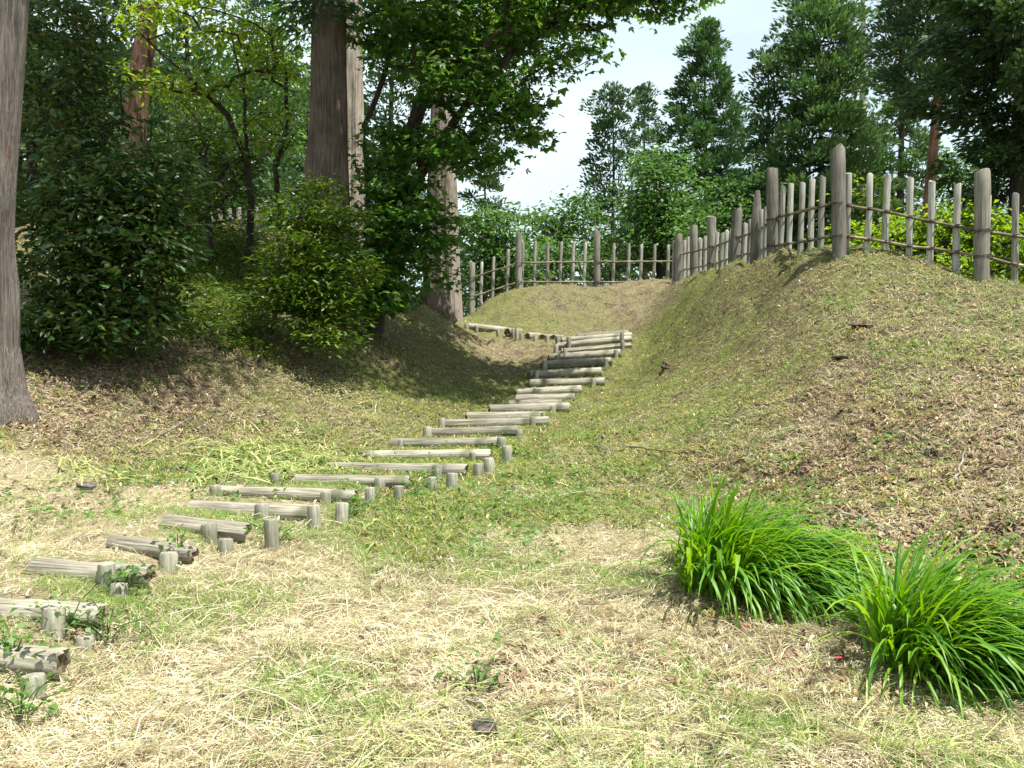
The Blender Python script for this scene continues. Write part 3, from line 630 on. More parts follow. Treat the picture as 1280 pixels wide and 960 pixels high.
def broadleaf(name, label, cat, base, trunks, blobs, mat, bark, seed, n_each=16, L=.09, wl=.6, spread=.22, flat=.4, palm=False, tip=.006, group=None, droop=.12, dd=.15, up=.8, exp=.5, fine=False, cut=1.0):
    r = np.random.default_rng(seed); base = np.asarray(base, float)
    root = empty(name, base); tag(root, label, cat, group)
    tg = blob_targets([b_[:6]+(max(2, int(b_[6]*cut)),) for b_ in blobs], r)
    nodes, par, rad = grow([np.asarray(t_) for t_ in trunks], tg, r, tip, exp)
    skeleton_tubes(nodes-base, par, rad, root, bark)
    b_, d, n_, LL = spray(r, tg-base, n_each, spread, flat, L, up, droop_dir=dd)
    v, q = leaves(b_, d, n_, LL, LL*wl*(1+.15*r.normal(size=len(LL))), palm, droop=droop, fine=fine)
    link('crown', np_mesh('crown', v, q), mat, root, 'stuff')
    return root
def conifer(name, label, px, D, top, wpx, cbase, mat, bark, seed, trunk_w=None, density=1., tuft=.26, clump=.42, shape='cone', group=None, cat='tree', lean=0, nper=34, hang=.0, wob=.35, base_z=None, gap=.0):
    r = np.random.default_rng(seed)
    x0 = (px-640)/F*D; zb = G(x0, D) if base_z is None else base_z; H = EYE+(480-top)/F*D-zb; Rm = wpx/F*D; cb = max(.04, (EYE+(480-cbase)/F*D-zb)/H)
    root = empty(name, (x0, D, zb)); tag(root, label, cat, group)
    tr = (trunk_w/2/F*D if trunk_w else max(.09, H*.013))
    zt = np.linspace(-.3, H, 14); ln = lambda z: np.stack([lean*z+.05*np.sin(z*.6+seed), .04*np.cos(z*.5+seed), z], -1)
    m = MB(); m.tube(ln(zt), tr*np.clip(1-(zt/H).clip(0)*.93, .06, 1)*np.where(zt < .5, 1.2, 1), 12, False, .03, seed); m.build('trunk', bark, root)
    nb = int(H*(1-cb)*8.5*density*max(.7, min(1.3, Rm/2)))
    cl = []; ax = []; B = MB()
    for k in range(nb):
        u = (k+r.random())/nb; z = H*(cb+(1-cb)*u)
        if shape == 'cone': pr = (1-u)**.9*(.6+.4*min(1, (u+.06)/.15))+.035
        elif shape == 'round': pr = math.sqrt(max(.03, 1-(2*u-.8)**2/1.5))*(1-u*.25)
        else: pr = (1-u)**.55*min(1, .5+u*2)+.06
        big = .65+.5*vnoise(np.array([u*6+seed*3.7]), np.array([seed*1.3]), seed)[0]
        a = k*2.399+r.normal()*.5; Lb = Rm*pr*(1-wob+wob*1.6*r.random())*big*1.25
        dv = np.array([math.cos(a), math.sin(a), 0]); p0 = ln(np.array([z]))[0]
        rise = (.25-.55*(1-u))*Lb
        m_ = max(2, int(Lb/(clump*.8)))
        pe = p0+dv*Lb+[0, 0, rise]
        if r.random() < gap: continue
        B.tube([p0, (p0+pe)/2+[0, 0, -.08*Lb], pe], [.012+.014*Lb, .010+.006*Lb, .008], 4, False)
        for q_ in range(m_):
            f = .30+.70*(q_+r.random()*.8)/m_
            if f > 1: f = 1
            pc = p0+dv*Lb*f+np.array([0, 0, rise*f*f-.08*Lb*math.sin(math.pi*f)])+r.normal(size=3)*.16*clump*1.5
            cl.append(pc); ax.append(dv+[0, 0, .35-hang])
    B.build('branches', bark, root, kind='stuff')
    cl = np.array(cl); ax = nrm(np.array(ax)); k = len(cl); nper = int(nper*2.0)
    cs = clump*(.75+.75*r.random(k))
    cc = np.repeat(cl, nper, 0); sz = np.repeat(cs, nper)[:, None]; aa = np.repeat(ax, nper, 0)
    o_ = rdir(r, len(cc)); o_[:, 2] = np.where(o_[:, 2] < -.35, -o_[:, 2], o_[:, 2]); rr = r.random((len(cc), 1))**.33
    off = o_*rr*sz*[.60, .60, .42]
    d = o_*.7+aa*.7+rdir(r, len(cc))*.35; d[:, 2] += .15-hang*1.6
    b_ = cc+off
    LL = tuft*.66*(.6+.7*r.random(len(cc)))
    v, q = leaves(b_, d, rdir(r, len(cc))*.55+o_*1.0+[0, 0, .35], LL, LL*.42, False, .1, -.05+.25*hang)
    link('crown', np_mesh('crown', v, q), mat, root, 'stuff')
    return root
def trunk_tree(name, label, pts_px, D, widths, bark, seed, flare=0, seg=28, group=None, crown=None, cat='tree', knots=0, flute=.05, parts=()):
    """a big trunk built through pixel-read stations; crown = list of blobs high up"""
    r = np.random.default_rng(seed)
    P = np.array([at(px, py, D) for px, py in pts_px]); 
    base = P[0].copy(); base[2] = G(base[0], base[1]); root = empty(name, base); tag(root, label, cat, group)
    s = np.linspace(0, 1, 90); tt = np.linspace(0, 1, len(P))
    zc = np.interp(s, tt, np.arange(len(P))); 
    C_ = np.stack([np.interp(zc, np.arange(len(P)), P[:, k]) for k in range(3)], -1)
    wd = np.interp(zc, np.arange(len(P)), np.array(widths)/F*D/2)
    C_ = np.vstack([C_[0]+[0, 0, -.5], C_]); wd = np.append(wd[0]*1.05, wd)
    def bump(a, z):
        h = z-base[2]; low = np.exp(-np.maximum(h, 0)/.45)
        f = 1+flute*(.35+low*2.2)*(np.sin(a*5+seed)+.6*np.sin(a*8+seed*2+z*.3))+flare*low*.35*np.maximum(0, np.sin(a*3+seed*1.7))
        f = f+.012*np.sin(a*19+3*np.sin(z*.7))+.06*(np.abs(vnoise(a*5.2+0*z, z*.55+seed+0*a, seed)-.5)-.25)+.045*(vnoise(a*12.0+0*z, z*1.1+0*a, seed+3)-.5)*(1+1.2*low)
        return f
    m = MB(); m.tube(C_-base, wd, seg*4, False, .004, seed, bump); m.build('trunk', bark, root)
    return root, P, base

# ------------------------------------------------------------------ large trunks
def add_crown(root, base, blobs, mat, seed, n_each=70, L=.17, bark='bark_brown', top=None):
    r = np.random.default_rng(seed); tg = blob_targets(blobs, r)
    B = MB()
    for q in tg[::2]:
        ax = np.array(top); tz = min(q[2]-.1, ax[2]); p0 = np.array([ax[0], ax[1], max(tz, base[2]+3)])
        B.tube(np.array([p0, (p0+q)/2+[0, 0, .15], q])-base, [.05, .03, .012], 5, False)
    B.build('branches', MATS[bark], root, kind='stuff')
    b_, d, n_, LL = spray(r, tg-base, n_each, .34, .6, L, .5, droop_dir=.3)
    v, q = leaves(b_, d, n_, LL, LL*.34)
    link('crown', np_mesh('crown', v, q), MATS[mat], root, 'stuff')

t1, P1, b1 = trunk_tree('cedar_tree', 'thick pale grey cedar trunk with flaring roots at the left edge', [(-30, 550), (-25, 520), (-23, 480), (-23, 430), (-21, 300), (-11, 150), (-2, 0), (6, -150), (12, -420)], 8.9, [132, 104, 78, 65, 63, 66, 68, 66, 60], MATS['bark_grey'], 3, flare=.6, flute=.05)
add_crown(t1, b1, [(215, -590, 330, 130, 9.8, 2.3, 150), (120, -420, 160, 60, 10.6, 1.2, 40)], 'cedar_dark', 50, top=P1[-1]+[0, 0, 2.5])
mb = MB(); fp = at(12, 196, 8.65)-b1
mb.add([fp+[-.02, 0, .12], fp+[.02, -.02, .10], fp+[.035, -.05, -.02], fp+[.062, -.085, -.10], fp+[.02, -.03, -.03], fp+[-.02, 0, -.02]], q=[[0, 1, 2, 5], [5, 2, 3, 4]])
pb = mb.build('peeling_bark', MATS['bark_red'], t1); pb['label'] = 'reddish strip of bark peeling off the trunk'
t2, P2, b2_ = trunk_tree('cedar_tree', 'thick straight dark brown cedar trunk rising behind the low yew bush', [(412, 395), (411, 300), (411, 240), (411, 150), (411, 60), (412, 0), (413, -150), (415, -500)], 15.2, [60, 53, 50, 46, 43, 41, 39, 32], MATS['bark_brown'], 5, flare=.4, flute=.03)
add_crown(t2, b2_, [(400, 2, 26, 16, 15.0, .5, 12), (470, -290, 180, 90, 14.6, 1.9, 120), (412, -380, 50, 110, 15, 1.1, 26)], 'cedar_dark', 51, top=P2[-1])
t3, P3, b3 = trunk_tree('cedar_tree', 'slim pale cedar trunk just behind the thick dark brown trunk', [(441, 340), (441, 200), (441, 100), (442, 0), (443, -200)], 21.5, [26, 25, 24, 23, 20], MATS['bark_pale'], 8, flute=.03)
add_crown(t3, b3, [(445, -260, 40, 80, 21.5, 1.0, 16)], 'cedar_dark', 52, top=P3[-1])
t4, P4, b4 = trunk_tree('cedar_tree', 'tall pale mottled cedar trunk at the head of the shaded bank', [(562, 415), (561, 385), (559, 330), (557, 250), (555, 160), (553, 80), (552, 0), (550, -200)], 22.2, [34, 32, 30, 27, 25, 22, 20, 16], MATS['bark_pale'], 9, flare=.2, flute=.03)
add_crown(t4, b4, [(550, -230, 40, 70, 22, 1.0, 16)], 'cedar_dark', 53, top=P4[-1])
t4b, _, _ = trunk_tree('cedar_tree', 'narrow brown trunk close behind the tall pale mottled trunk', [(538, 400), (538, 340), (540, 260), (543, 180), (546, 60)], 23.6, [20, 16, 14, 12, 10], MATS['bark_brown'], 13, flute=.03)
t5, P5, b5 = trunk_tree('cedar_tree', 'leaning red barked cedar trunk above the big glossy bush', [(160, 330), (164, 200), (170, 130), (180, 60), (188, 0), (205, -150)], 17.5, [30, 28, 27, 24, 21, 14], MATS['bark_red'], 15, flute=.03)
add_crown(t5, b5, [(205, -130, 80, 90, 17.5, 1.6, 30)], 'cedar_mid', 54, top=P5[-1])
# cut stump on the bank
sp = at(536, 380, 20.6); sb_ = np.array([sp[0], sp[1], G(sp[0], sp[1])])
st_ = empty('tree_stump', sb_); tag(st_, 'wide grey brown cut tree stump leaning at the foot of the pale trunk', 'stump')
m = MB(); zt = at(536, 364, 20.6)[2]-sb_[2]
zs = np.array([-.4, 0, .2, zt*.7, zt]); m.tube(np.stack([.15-.13*zs/zt, 0*zs, zs], -1), [.42, .36, .33, .34, .345], 24, True, .05, 4)
m.build('trunk', MATS['bark_brown'], st_)

# ------------------------------------------------------------------ broadleaf trees and shrubs
Gp = lambda px, D: np.array([(px-640)/F*D, D, G((px-640)/F*D, D)])
# overhanging maple
mb_ = Gp(468, 16.2)
broadleaf('maple_tree', 'large dark green maple overhanging the shaded bank and steps', 'tree', mb_,
    [[mb_-[0, 0, .3], at(470, 300, 16.2), at(508, 190, 16.0), at(532, 110, 15.7), at(556, 10, 15.3), at(570, -80, 15)],
     [at(472, 310, 16.2), at(520, 222, 15.8), at(585, 130, 15.2), at(642, 62, 15.4), at(730, 10, 15.9)],
     [at(462, 300, 16.3), at(456, 160, 16.3), at(478, 100, 16.2), at(510, 10, 16)]],
    [(520, 40, 75, 55, 15.5, 1.3, 120), (620, 30, 90, 45, 15.4, 1.3, 130), (720, 5, 70, 28, 15.8, 1.0, 64), (800, -2, 62, 20, 16.2, .8, 46), (850, 2, 30, 12, 16.4, .5, 12), (590, 110, 75, 35, 15, 1.0, 75), (640, 140, 45, 28, 14.8, .8, 42), (655, 165, 26, 18, 14.6, .5, 14), (690, 80, 30, 22, 14.5, .6, 16), (745, 62, 22, 10, 14.2, .4, 8),
     (490, 200, 45, 45, 15.8, 1.0, 60), (550, 185, 50, 35, 15.2, 1.0, 55), (600, 200, 40, 14, 14.9, .7, 20), (500, 270, 60, 50, 15.4, 1.0, 100), (540, 300, 35, 35, 15.4, .8, 40), (480, 330, 40, 35, 15.8, .8, 44), (550, 350, 18, 14, 15.2, .4, 8), (470, 365, 45, 26, 15.0, .6, 60), (455, 320, 30, 30, 15.0, .5, 40), (650, 0, 70, 36, 17.9, 1.4, 80), (605, 100, 42, 30, 18.0, 1.0, 44), (575, -60, 90, 40, 19, 1.6, 70), (640, -310, 170, 60, 12.2, 1.3, 80), (740, -52, 95, 26, 15.4, 1.2, 60), (710, -66, 95, 24, 13.4, 1.0, 80), (830, -48, 60, 24, 15.6, 1.0, 46), (660, -48, 70, 26, 16.2, 1.3, 44), (600, 50, 75, 45, 18.3, 1.6, 80), (530, 40, 70, 50, 19, 1.5, 70), (520, -130, 130, 45, 14.4, 1.5, 80), (600, -50, 110, 35, 15.6, 1.3, 70), (500, -50, 70, 35, 16, 1.3, 40), (740, -45, 80, 20, 14.5, .8, 26)],
    MATS['maple_leaf'], MATS['bark_dark'], 21, n_each=22, L=.105, wl=.62, spread=.18, flat=.26, palm=True, tip=.0055, dd=.25, cut=.74)
# pale young tree at top left, two clumps of stems
yb = Gp(313, 16.8)
broadleaf('young_tree', 'slender dark stemmed tree with pale yellow green leaves at top left', 'tree', yb,
    [[yb-[0, 0, .3], at(313, 250, 16.8), at(309, 195, 16.8), at(304, 110, 16.6), at(290, 50, 16.5), at(280, -20, 16.4)],
     [at(308, 200, 16.8), at(285, 145, 16.5), at(262, 120, 16.2), at(205, 68, 15.8), at(140, 10, 15.4)],
     [at(305, 120, 16.6), at(312, 60, 16.4), at(330, -20, 16.2)]],
    [(165, 95, 34, 14, 15.5, .6, 14), (185, 20, 45, 20, 15.5, .7, 22), (215, 118, 40, 18, 15.8, .7, 14), (265, 105, 40, 18, 16, .7, 20), (270, 40, 40, 26, 16.2, .8, 20), (320, 35, 45, 28, 16.2, .8, 26), (345, 90, 35, 22, 16.4, .7, 18), (230, -10, 70, 18, 15.8, .8, 22), (300, 170, 40, 16, 16.5, .6, 12), (350, 150, 30, 20, 16.6, .6, 10)],
    MATS['light_leaf'], MATS['bark_dark'], 23, n_each=17, fine=True, L=.115, wl=.42, spread=.20, flat=.35, tip=.005, dd=.35)
yb2 = Gp(352, 18.2)
broadleaf('young_tree', 'dark forked tree with dull green leaves left of the thick brown trunk', 'tree', yb2,
    [[yb2-[0, 0, .3], at(345, 210, 18.2), at(360, 150, 18.2), at(356, 90, 18), at(348, 40, 18), at(345, -30, 18)], [at(345, 200, 18.2), at(395, 130, 17.6), at(430, 90, 17.2)]],
    [(350, 60, 40, 50, 18, 1, 40), (330, 140, 50, 30, 18, 1, 26), (385, 20, 30, 30, 18, .8, 20), (370, 180, 30, 25, 18, .8, 16)],
    MATS['maple_leaf'], MATS['bark_dark'], 24, n_each=14, L=.11, wl=.5, spread=.22, tip=.0055)
# big glossy shrub
cb_ = Gp(120, 11.3)
broadleaf('camellia_shrub', 'huge dark glossy leaved evergreen bush beside the grey trunk', 'shrub', cb_,
    [[cb_-[0, 0, .2], at(122, 350, 11.3), at(120, 250, 11.3), at(105, 120, 11.4), at(95, 20, 11.5)], [at(120, 390, 11.2), at(170, 300, 11.0), at(200, 240, 10.9)], [at(120, 390, 11.2), at(70, 300, 11.0)]],
    [(130, 250, 95, 95, 11, .9, 260), (160, 320, 85, 85, 10.7, .7, 190), (90, 340, 70, 100, 10.8, .7, 180), (120, 400, 95, 40, 10.5, .5, 110), (90, 120, 65, 80, 11.3, .8, 130), (80, 30, 55, 45, 11.5, .8, 60), (205, 230, 35, 45, 11, .6, 46), (215, 300, 25, 50, 10.7, .5, 40), (50, 415, 40, 22, 10.4, .4, 26)],
    MATS['camellia_leaf'], MATS['bark_dark'], 27, n_each=27, fine=True, cut=.68, L=.11, wl=.38, spread=.135, flat=.55, tip=.005, dd=.2, up=.6)
# layered yew-like bush
yb3 = Gp(385, 13.5)
broadleaf('yew_shrub', 'layered yellow green evergreen bush at the foot of the thick brown trunk', 'shrub', yb3,
    [[yb3-[0, 0, .2], at(386, 370, 13.5), at(392, 300, 13.6), at(395, 240, 13.7)], [at(386, 400, 13.4), at(340, 330, 13.2)], [at(386, 400, 13.4), at(430, 330, 13.1)]],
    [(375, 270, 50, 28, 13.5, .5, 70), (420, 285, 32, 25, 13.3, .5, 46), (385, 320, 70, 28, 13.1, .6, 110), (420, 345, 45, 24, 12.9, .5, 60), (365, 370, 55, 35, 12.8, .5, 100), (405, 390, 45, 30, 12.7, .5, 76), (410, 420, 30, 20, 12.5, .4, 36), (400, 235, 25, 12, 13.8, .4, 16), (450, 270, 16, 6, 13.2, .2, 8), (455, 335, 16, 6, 13, .2, 8)],
    MATS['yew_leaf'], MATS['bark_dark'], 29, n_each=30, fine=True, cut=.75, L=.088, wl=.36, spread=.14, flat=.16, tip=.004, dd=.0, up=1.0)
# dark evergreen understorey between the shrubs
ub = Gp(262, 16)
broadleaf('evergreen_shrub', 'dull dark green bush in shade between the two big bushes', 'shrub', ub, [[ub-[0, 0, .2], at(262, 300, 16), at(262, 240, 16)]],
    [(262, 250, 40, 40, 16, .8, 50), (290, 215, 40, 22, 17, .8, 30), (245, 200, 35, 40, 16.5, .8, 40), (240, 150, 30, 40, 17.2, .7, 26)], MATS['yew_leaf'], MATS['bark_dark'], 31, n_each=18, L=.11, wl=.4, spread=.2)
# bushes beyond the fences
for k, (nm, lab, px, D, blobs, mt, L) in enumerate([
    ('leafy_tree', 'bright green leafy tree behind the left posts of the back fence', 622, 31, [(610, 300, 40, 50, 31, 1.2, 55), (640, 330, 45, 40, 31, 1.2, 55), (600, 360, 30, 40, 31, 1, 30)], 'broad_leaf', .2),
    ('leafy_tree', 'pale green feathery tree behind the middle of the back fence', 700, 36, [(690, 285, 42, 26, 36, 1.4, 46), (720, 275, 30, 30, 36, 1.2, 32), (700, 325, 60, 34, 35, 1.4, 60)], 'broad_leaf', .2),
    ('leafy_tree', 'rounded mid green tree left of the tall pointed cedar', 825, 33, [(825, 215, 30, 30, 33, 1.1, 40), (820, 255, 45, 35, 33, 1.2, 60), (800, 300, 50, 34, 33, 1.2, 50), (850, 290, 45, 30, 32, 1.2, 46)], 'broad_leaf', .19),
    ('leafy_tree', 'low green bush under the pointed cedar by the fence line', 905, 29, [(900, 250, 36, 26, 29, 1, 40), (930, 275, 36, 30, 28, 1, 46), (890, 290, 40, 22, 28, 1, 30)], 'broad_leaf', .17),
    ('bright_bush', 'yellow green bush behind the right end of the crest fence', 1185, 16.2, [(1190, 290, 60, 26, 16.2, .8, 80), (1150, 300, 40, 28, 16.2, .7, 50), (1235, 310, 40, 34, 16, .8, 60), (1200, 335, 50, 24, 15.8, .7, 50), (1290, 320, 40, 34, 16, .8, 40), (1090, 300, 30, 20, 17, .7, 14)], 'bright_leaf', .11),
    ('young_tree', 'thin light tree against the sky beyond the right posts', 1205, 30, [(1205, 215, 26, 36, 30, .8, 34), (1215, 250, 34, 30, 30, .8, 34)], 'broad_leaf', .18),
    ('bright_bush', 'small yellow green sapling behind the tallest fence post', 1082, 18, [(1080, 240, 16, 14, 18, .4, 9), (1070, 300, 30, 14, 18, .5, 14)], 'bright_leaf', .11)]):
    bs = Gp(px, D)
    broadleaf(nm, lab, 'tree' if 'tree' in nm else 'bush', bs, [[bs-[0, 0, .2], at(px, blobs[0][1]+15, D)]], blobs, MATS[mt], MATS['bark_dark'], 60+k, n_each=26, L=L, wl=.5, spread=L*2.0, flat=.45, tip=.010)

# ------------------------------------------------------------------ conifers
gB = 'cedars and pines standing beyond the mounds'
conifer('cedar_tree', 'dark cedar with rounded top rising left of the pointed cedar', 766, 42, 114, 46, 350, MATS['cedar_dark'], MATS['bark_dark'], 71, shape='round', clump=.75, tuft=.32, nper=46, group=gB, density=.75, wob=.3)
conifer('cedar_tree', 'thin gappy dark cedar between the round cedar and the pointed one', 806, 47, 106, 24, 300, MATS['cedar_dark'], MATS['bark_dark'], 72, shape='round', clump=.62, tuft=.3, nper=40, group=gB, density=.62, wob=.45)
conifer('cedar_tree', 'tall pointed mid green cedar in the middle of the skyline', 882, 38, 34, 104, 330, MATS['cedar_soft'], MATS['bark_dark'], 73, shape='cone', clump=.55, tuft=.32, nper=38, group=gB, density=1.0, wob=.3)
conifer('cedar_tree', 'massive dark cedar behind the tallest fence posts', 1026, 28, -10, 104, 335, MATS['cedar_mid'], MATS['bark_dark'], 74, shape='full', clump=.62, tuft=.27, nper=44, group=gB, density=1.5, wob=.3)
conifer('cedar_tree', 'small dark cedar leaning on the left flank of the massive cedar', 962, 29, 62, 36, 330, MATS['cedar_dark'], MATS['bark_dark'], 75, shape='full', clump=.55, tuft=.26, nper=40, group=gB, density=.8)
conifer('pine_tree', 'tall bare pinkish pine trunk rising behind the massive cedar', 1078, 32, -330, 60, -60, MATS['cedar_mid'], MATS['bark_pale'], 76, trunk_w=12, shape='round', clump=.6, tuft=.3, nper=30, group=gB, density=.6)
conifer('cedar_tree', 'gappy blue green cedar between massive cedar and leaning pine', 1126, 36, -60, 60, 320, MATS['cedar_mid'], MATS['bark_dark'], 77, shape='full', clump=.6, tuft=.3, nper=36, group=gB, density=1.0, wob=.45)
conifer('pine_tree', 'pine with a bare leaning reddish trunk behind the right fence', 1148, 24, -170, 84, 118, MATS['cedar_dark'], MATS['bark_red'], 78, trunk_w=20, shape='round', clump=.55, tuft=.25, nper=44, group=gB, density=1.4, lean=.06)
conifer('cedar_tree', 'very dark drooping cedar at the right edge', 1276, 17, -260, 118, 240, MATS['cedar_dark'], MATS['bark_dark'], 79, trunk_w=34, shape='full', clump=.42, tuft=.24, nper=44, group=gB, density=2.2, hang=.35)
conifer('cedar_tree', 'dark cedar partly behind the pale mottled trunk', 606, 40, 165, 36, 350, MATS['cedar_dark'], MATS['bark_dark'], 80, shape='round', clump=.62, tuft=.3, nper=40, group=gB, density=.8)
gL = 'forest conifers behind the left bank'
for k, (px, D, top, wpx, cb2, mt, lab) in enumerate([
    (40, 21, -260, 110, 330, 'cedar_dark', 'dark conifer seen over the glossy bush next to the grey trunk'), (128, 25, -180, 85, 330, 'cedar_dark', 'dark conifer rising left of the leaning red trunk'),
    (232, 28, -120, 75, 300, 'cedar_mid', 'green conifer right of the leaning red trunk'), (330, 33, -30, 75, 300, 'cedar_mid', 'green conifer behind the slender pale leaved tree'),
    (490, 36, -60, 70, 320, 'cedar_dark', 'dark conifer showing through gaps of the maple'), (-80, 19, -300, 120, 330, 'cedar_dark', 'dark conifer out beyond the left edge'), (280, 24, 130, 60, 300, 'cedar_dark', 'squat dark conifer under the slender tree'), (385, 27, 110, 50, 320, 'cedar_mid', 'low conifer just left of the thick brown trunk'), (190, 23, 120, 55, 320, 'cedar_dark', 'low dark conifer below the leaning red trunk')]):
    conifer('conifer_tree', lab, px, D, top, wpx, cb2, MATS[mt], MATS['bark_dark'], 90+k, shape='full', clump=.6, tuft=.28, nper=32, group=gL, density=.62, wob=.4)
# far wood as one mass
r = np.random.default_rng(5)
cc = []
for px in np.arange(-250, 1560, 9):
    for q in range(15 if px < 430 else 6):
        D = (36 if px < 430 else 58)+r.random()*20
        yt = np.interp(px, [-250, 420, 560, 640, 760, 1000, 1150, 1560], [40, 90, 290, 318, 300, 225, 255, 230])+r.normal()*10
        cc.append(at(px+r.normal()*6, yt+(395-yt)*(q+r.random())/(15 if px < 430 else 6), D))
cc = np.array(cc); b_, d, n_, LL = spray(r, cc, 26, .62, .8, .55, .6, droop_dir=.2)
v, q = leaves(b_, d, n_, LL, LL*.5)
fw = link('distant_woods', np_mesh('distant_woods', v, q), MATS['cedar_dark']); tag(fw, kind='stuff')

# ------------------------------------------------------------------ day lily clumps (each leaf its own part)
def lily_leaf_mesh(curl, width, seed):
    width = width*.54; curl = curl*1.35
    r = np.random.default_rng(seed); n = 9; u = np.linspace(0, 1, n)
    th = R(82)-curl*u**1.3; x = np.concatenate([[0], np.cumsum(np.cos(th[:-1]))])/(n-1); z = np.concatenate([[0], np.cumsum(np.sin(th[:-1]))])/(n-1)
    wv = width*np.array([.55, .8, .95, 1, 1, .92, .75, .45, .04]); tw = np.cumsum(r.normal(size=n))*.05
    nx_, nz_ = -np.sin(th), np.cos(th)
    L_ = np.stack([x, wv/2*np.cos(tw), z+wv*.22*np.cos(tw)], -1); M_ = np.stack([x, 0*x, z], -1); R_ = np.stack([x, -wv/2*np.cos(tw), z+wv*.22], -1)
    v = np.stack([L_, M_, R_], 1).reshape(-1, 3)
    i = np.arange(n-1)[:, None]*3; q = np.concatenate([i+[[0, 1, 4, 3]], i+[[1, 2, 5, 4]]]).reshape(-1, 4)
    me = np_mesh('leaf', v, q, True); me.materials.append(MATS['lily_leaf']); return me
LM = [lily_leaf_mesh(cu, wd, k) for k, (cu, wd) in enumerate([(.5, .045), (.8, .05), (1.1, .046), (1.4, .05), (1.7, .044), (1.9, .05), (2.1, .046), (2.35, .048), (2.6, .045), (1.25, .06), (1.6, .055), (2.0, .058)])]
def lily(label, px, py, wx, wy, n, hh, seed):
    r = np.random.default_rng(seed); c0 = hit(px, py); root = empty('daylily_clump', c0); tag(root, label, 'plant', 'green strap leaved clumps in the foreground')
    extra = []
    for k in range(n+1500):
        a = r.uniform(0, 2*np.pi); q = math.sqrt(r.random()); bx, by = wx*q*math.cos(a), wy*q*math.sin(a)
        # leaves lean outward and are swept to the right, downhill
        dirx = bx/wx*1.1+1.2+r.normal()*.5; diry = by/wy*.8-.3+r.normal()*.55
        az = math.atan2(diry, dirx); lean = math.hypot(dirx, diry)
        cu = np.clip(.75+.95*lean+r.normal()*.3, 1.0, 2.6)
        if bx < -wx*.3 and r.random() < .35: cu = r.uniform(.4, 1.0); lean = .2
        if by < -wy*.2 and bx > 0 and r.random() < .22: cu = 1.5; lean = 3.4; az = r.uniform(-1.2, -.2)
        mi = int(np.argmin([abs(cu-x_) for x_ in (.5, .8, 1.1, 1.4, 1.7, 1.9, 2.1, 2.35, 2.6)]))
        if r.random() < .25: mi = {3: 9, 4: 10, 5: 11, 2: 9, 6: 11}.get(mi, mi)
        sc = hh*(.7+.45*r.random()); gzv = G(c0[0]+bx, c0[1]+by)-c0[2]-.02
        mw = Matrix.Translation((bx, by, gzv)) @ Matrix.Rotation(az, 4, 'Z') @ Matrix.Rotation(r.normal()*.15, 4, 'X') @ Matrix.Rotation(R(np.clip(lean*20-8+r.normal()*11, -8, 62)), 4, 'Y') @ Matrix.Diagonal((sc, sc*(.8+.5*r.random()), sc, 1))
        if k < n:
            o_ = bpy.data.objects.new('leaf', LM[mi]); COL.objects.link(o_); o_.parent = root; o_.matrix_local = mw
        else:
            mw = Matrix.Translation((bx*.8, by*.8, gzv)) @ Matrix.Rotation(az, 4, 'Z') @ Matrix.Rotation(R(np.clip(lean*18+r.normal()*14, -8, 62)), 4, 'Y') @ Matrix.Diagonal((sc*.85, sc*.85, sc*.8, 1))
            vv = np.array([v_.co for v_ in LM[mi].vertices]); M4 = np.array(mw); extra.append((vv@M4[:3, :3].T+M4[:3, 3], np.array([list(p_.vertices) for p_ in LM[mi].polygons])))
    m = MB()
    for v_, q_ in extra: m.add(v_, q_)
    m.build('inner_leaves', MATS['lily_leaf'], root, kind='stuff')
    return root
lily('larger clump of long bright green strap leaves, left of the pair', 938, 738, .47, .36, 300, .83, 1)
lily('smaller bright green strap leaved clump at the right edge', 1180, 834, .37, .30, 300, .78, 2)

# ------------------------------------------------------------------ ground litter, grass, weeds
def scatter(n, d0, d1, r, p0=-120, p1=1400):
    D = np.exp(r.uniform(math.log(d0), math.log(d1), n)); px = r.uniform(p0, p1, n); return (px-640)/F*D, D
def normals(x, y):
    e = .08; z0 = gz(x, y); dx = (gz(x+e, y)-z0)/e; dy = (gz(x, y+e)-z0)/e
    return z0, nrm(np.stack([-dx, -dy, np.ones_like(dx)], -1))
def strands(name, mat, x, y, r, L, wd, lift, curve=.35, up=0., axis_bias=None):
    z, n_ = normals(x, y); k = len(x)
    a = r.uniform(0, 2*np.pi, k)
    if axis_bias is not None: a = fbm(x, y, axis_bias, 2, 77)*10+r.normal(size=k)*1.15
    t0 = np.stack([np.cos(a), np.sin(a), np.zeros(k)], -1); d = nrm(t0-n_*(t0*n_).sum(-1, keepdims=True)); s = np.cross(n_, d)
    L = (L*(.5+r.random(k)))[:, None]; wd = (wd*(.6+.8*r.random(k)))[:, None]; cv = (r.normal(size=k)*curve)[:, None]; lf = (lift*r.random(k)**1.5)[:, None]
    b0 = np.stack([x, y, z], -1)+n_*(.004+lf*.6)-d*L*.5
    dd = d*(1-up)+n_*up; hump = lf*(.6+r.random(k)[:, None])
    p0 = b0; p1 = b0+dd*L*.5+s*L*cv*.25+n_*hump*(1-up); p2 = b0+d*L*(1-up*.75)+n_*L*up*.85+s*L*cv
    v = np.stack([p0-s*wd*.4, p0+s*wd*.4, p1-s*wd*.5+n_*wd*.3, p1+s*wd*.5, p2], 1).reshape(-1, 3)
    i = np.arange(k)[:, None]*5
    me = np_mesh(name, v, [np.concatenate([i+[[0, 1, 3, 2]]]), np.concatenate([i+[[2, 3, 4]]])])
    o_ = link(name, me, mat); tag(o_, kind='stuff'); return o_
def keep(x, y, p_, r):
    k = r.random(len(x)) < p_; return x[k], y[k]
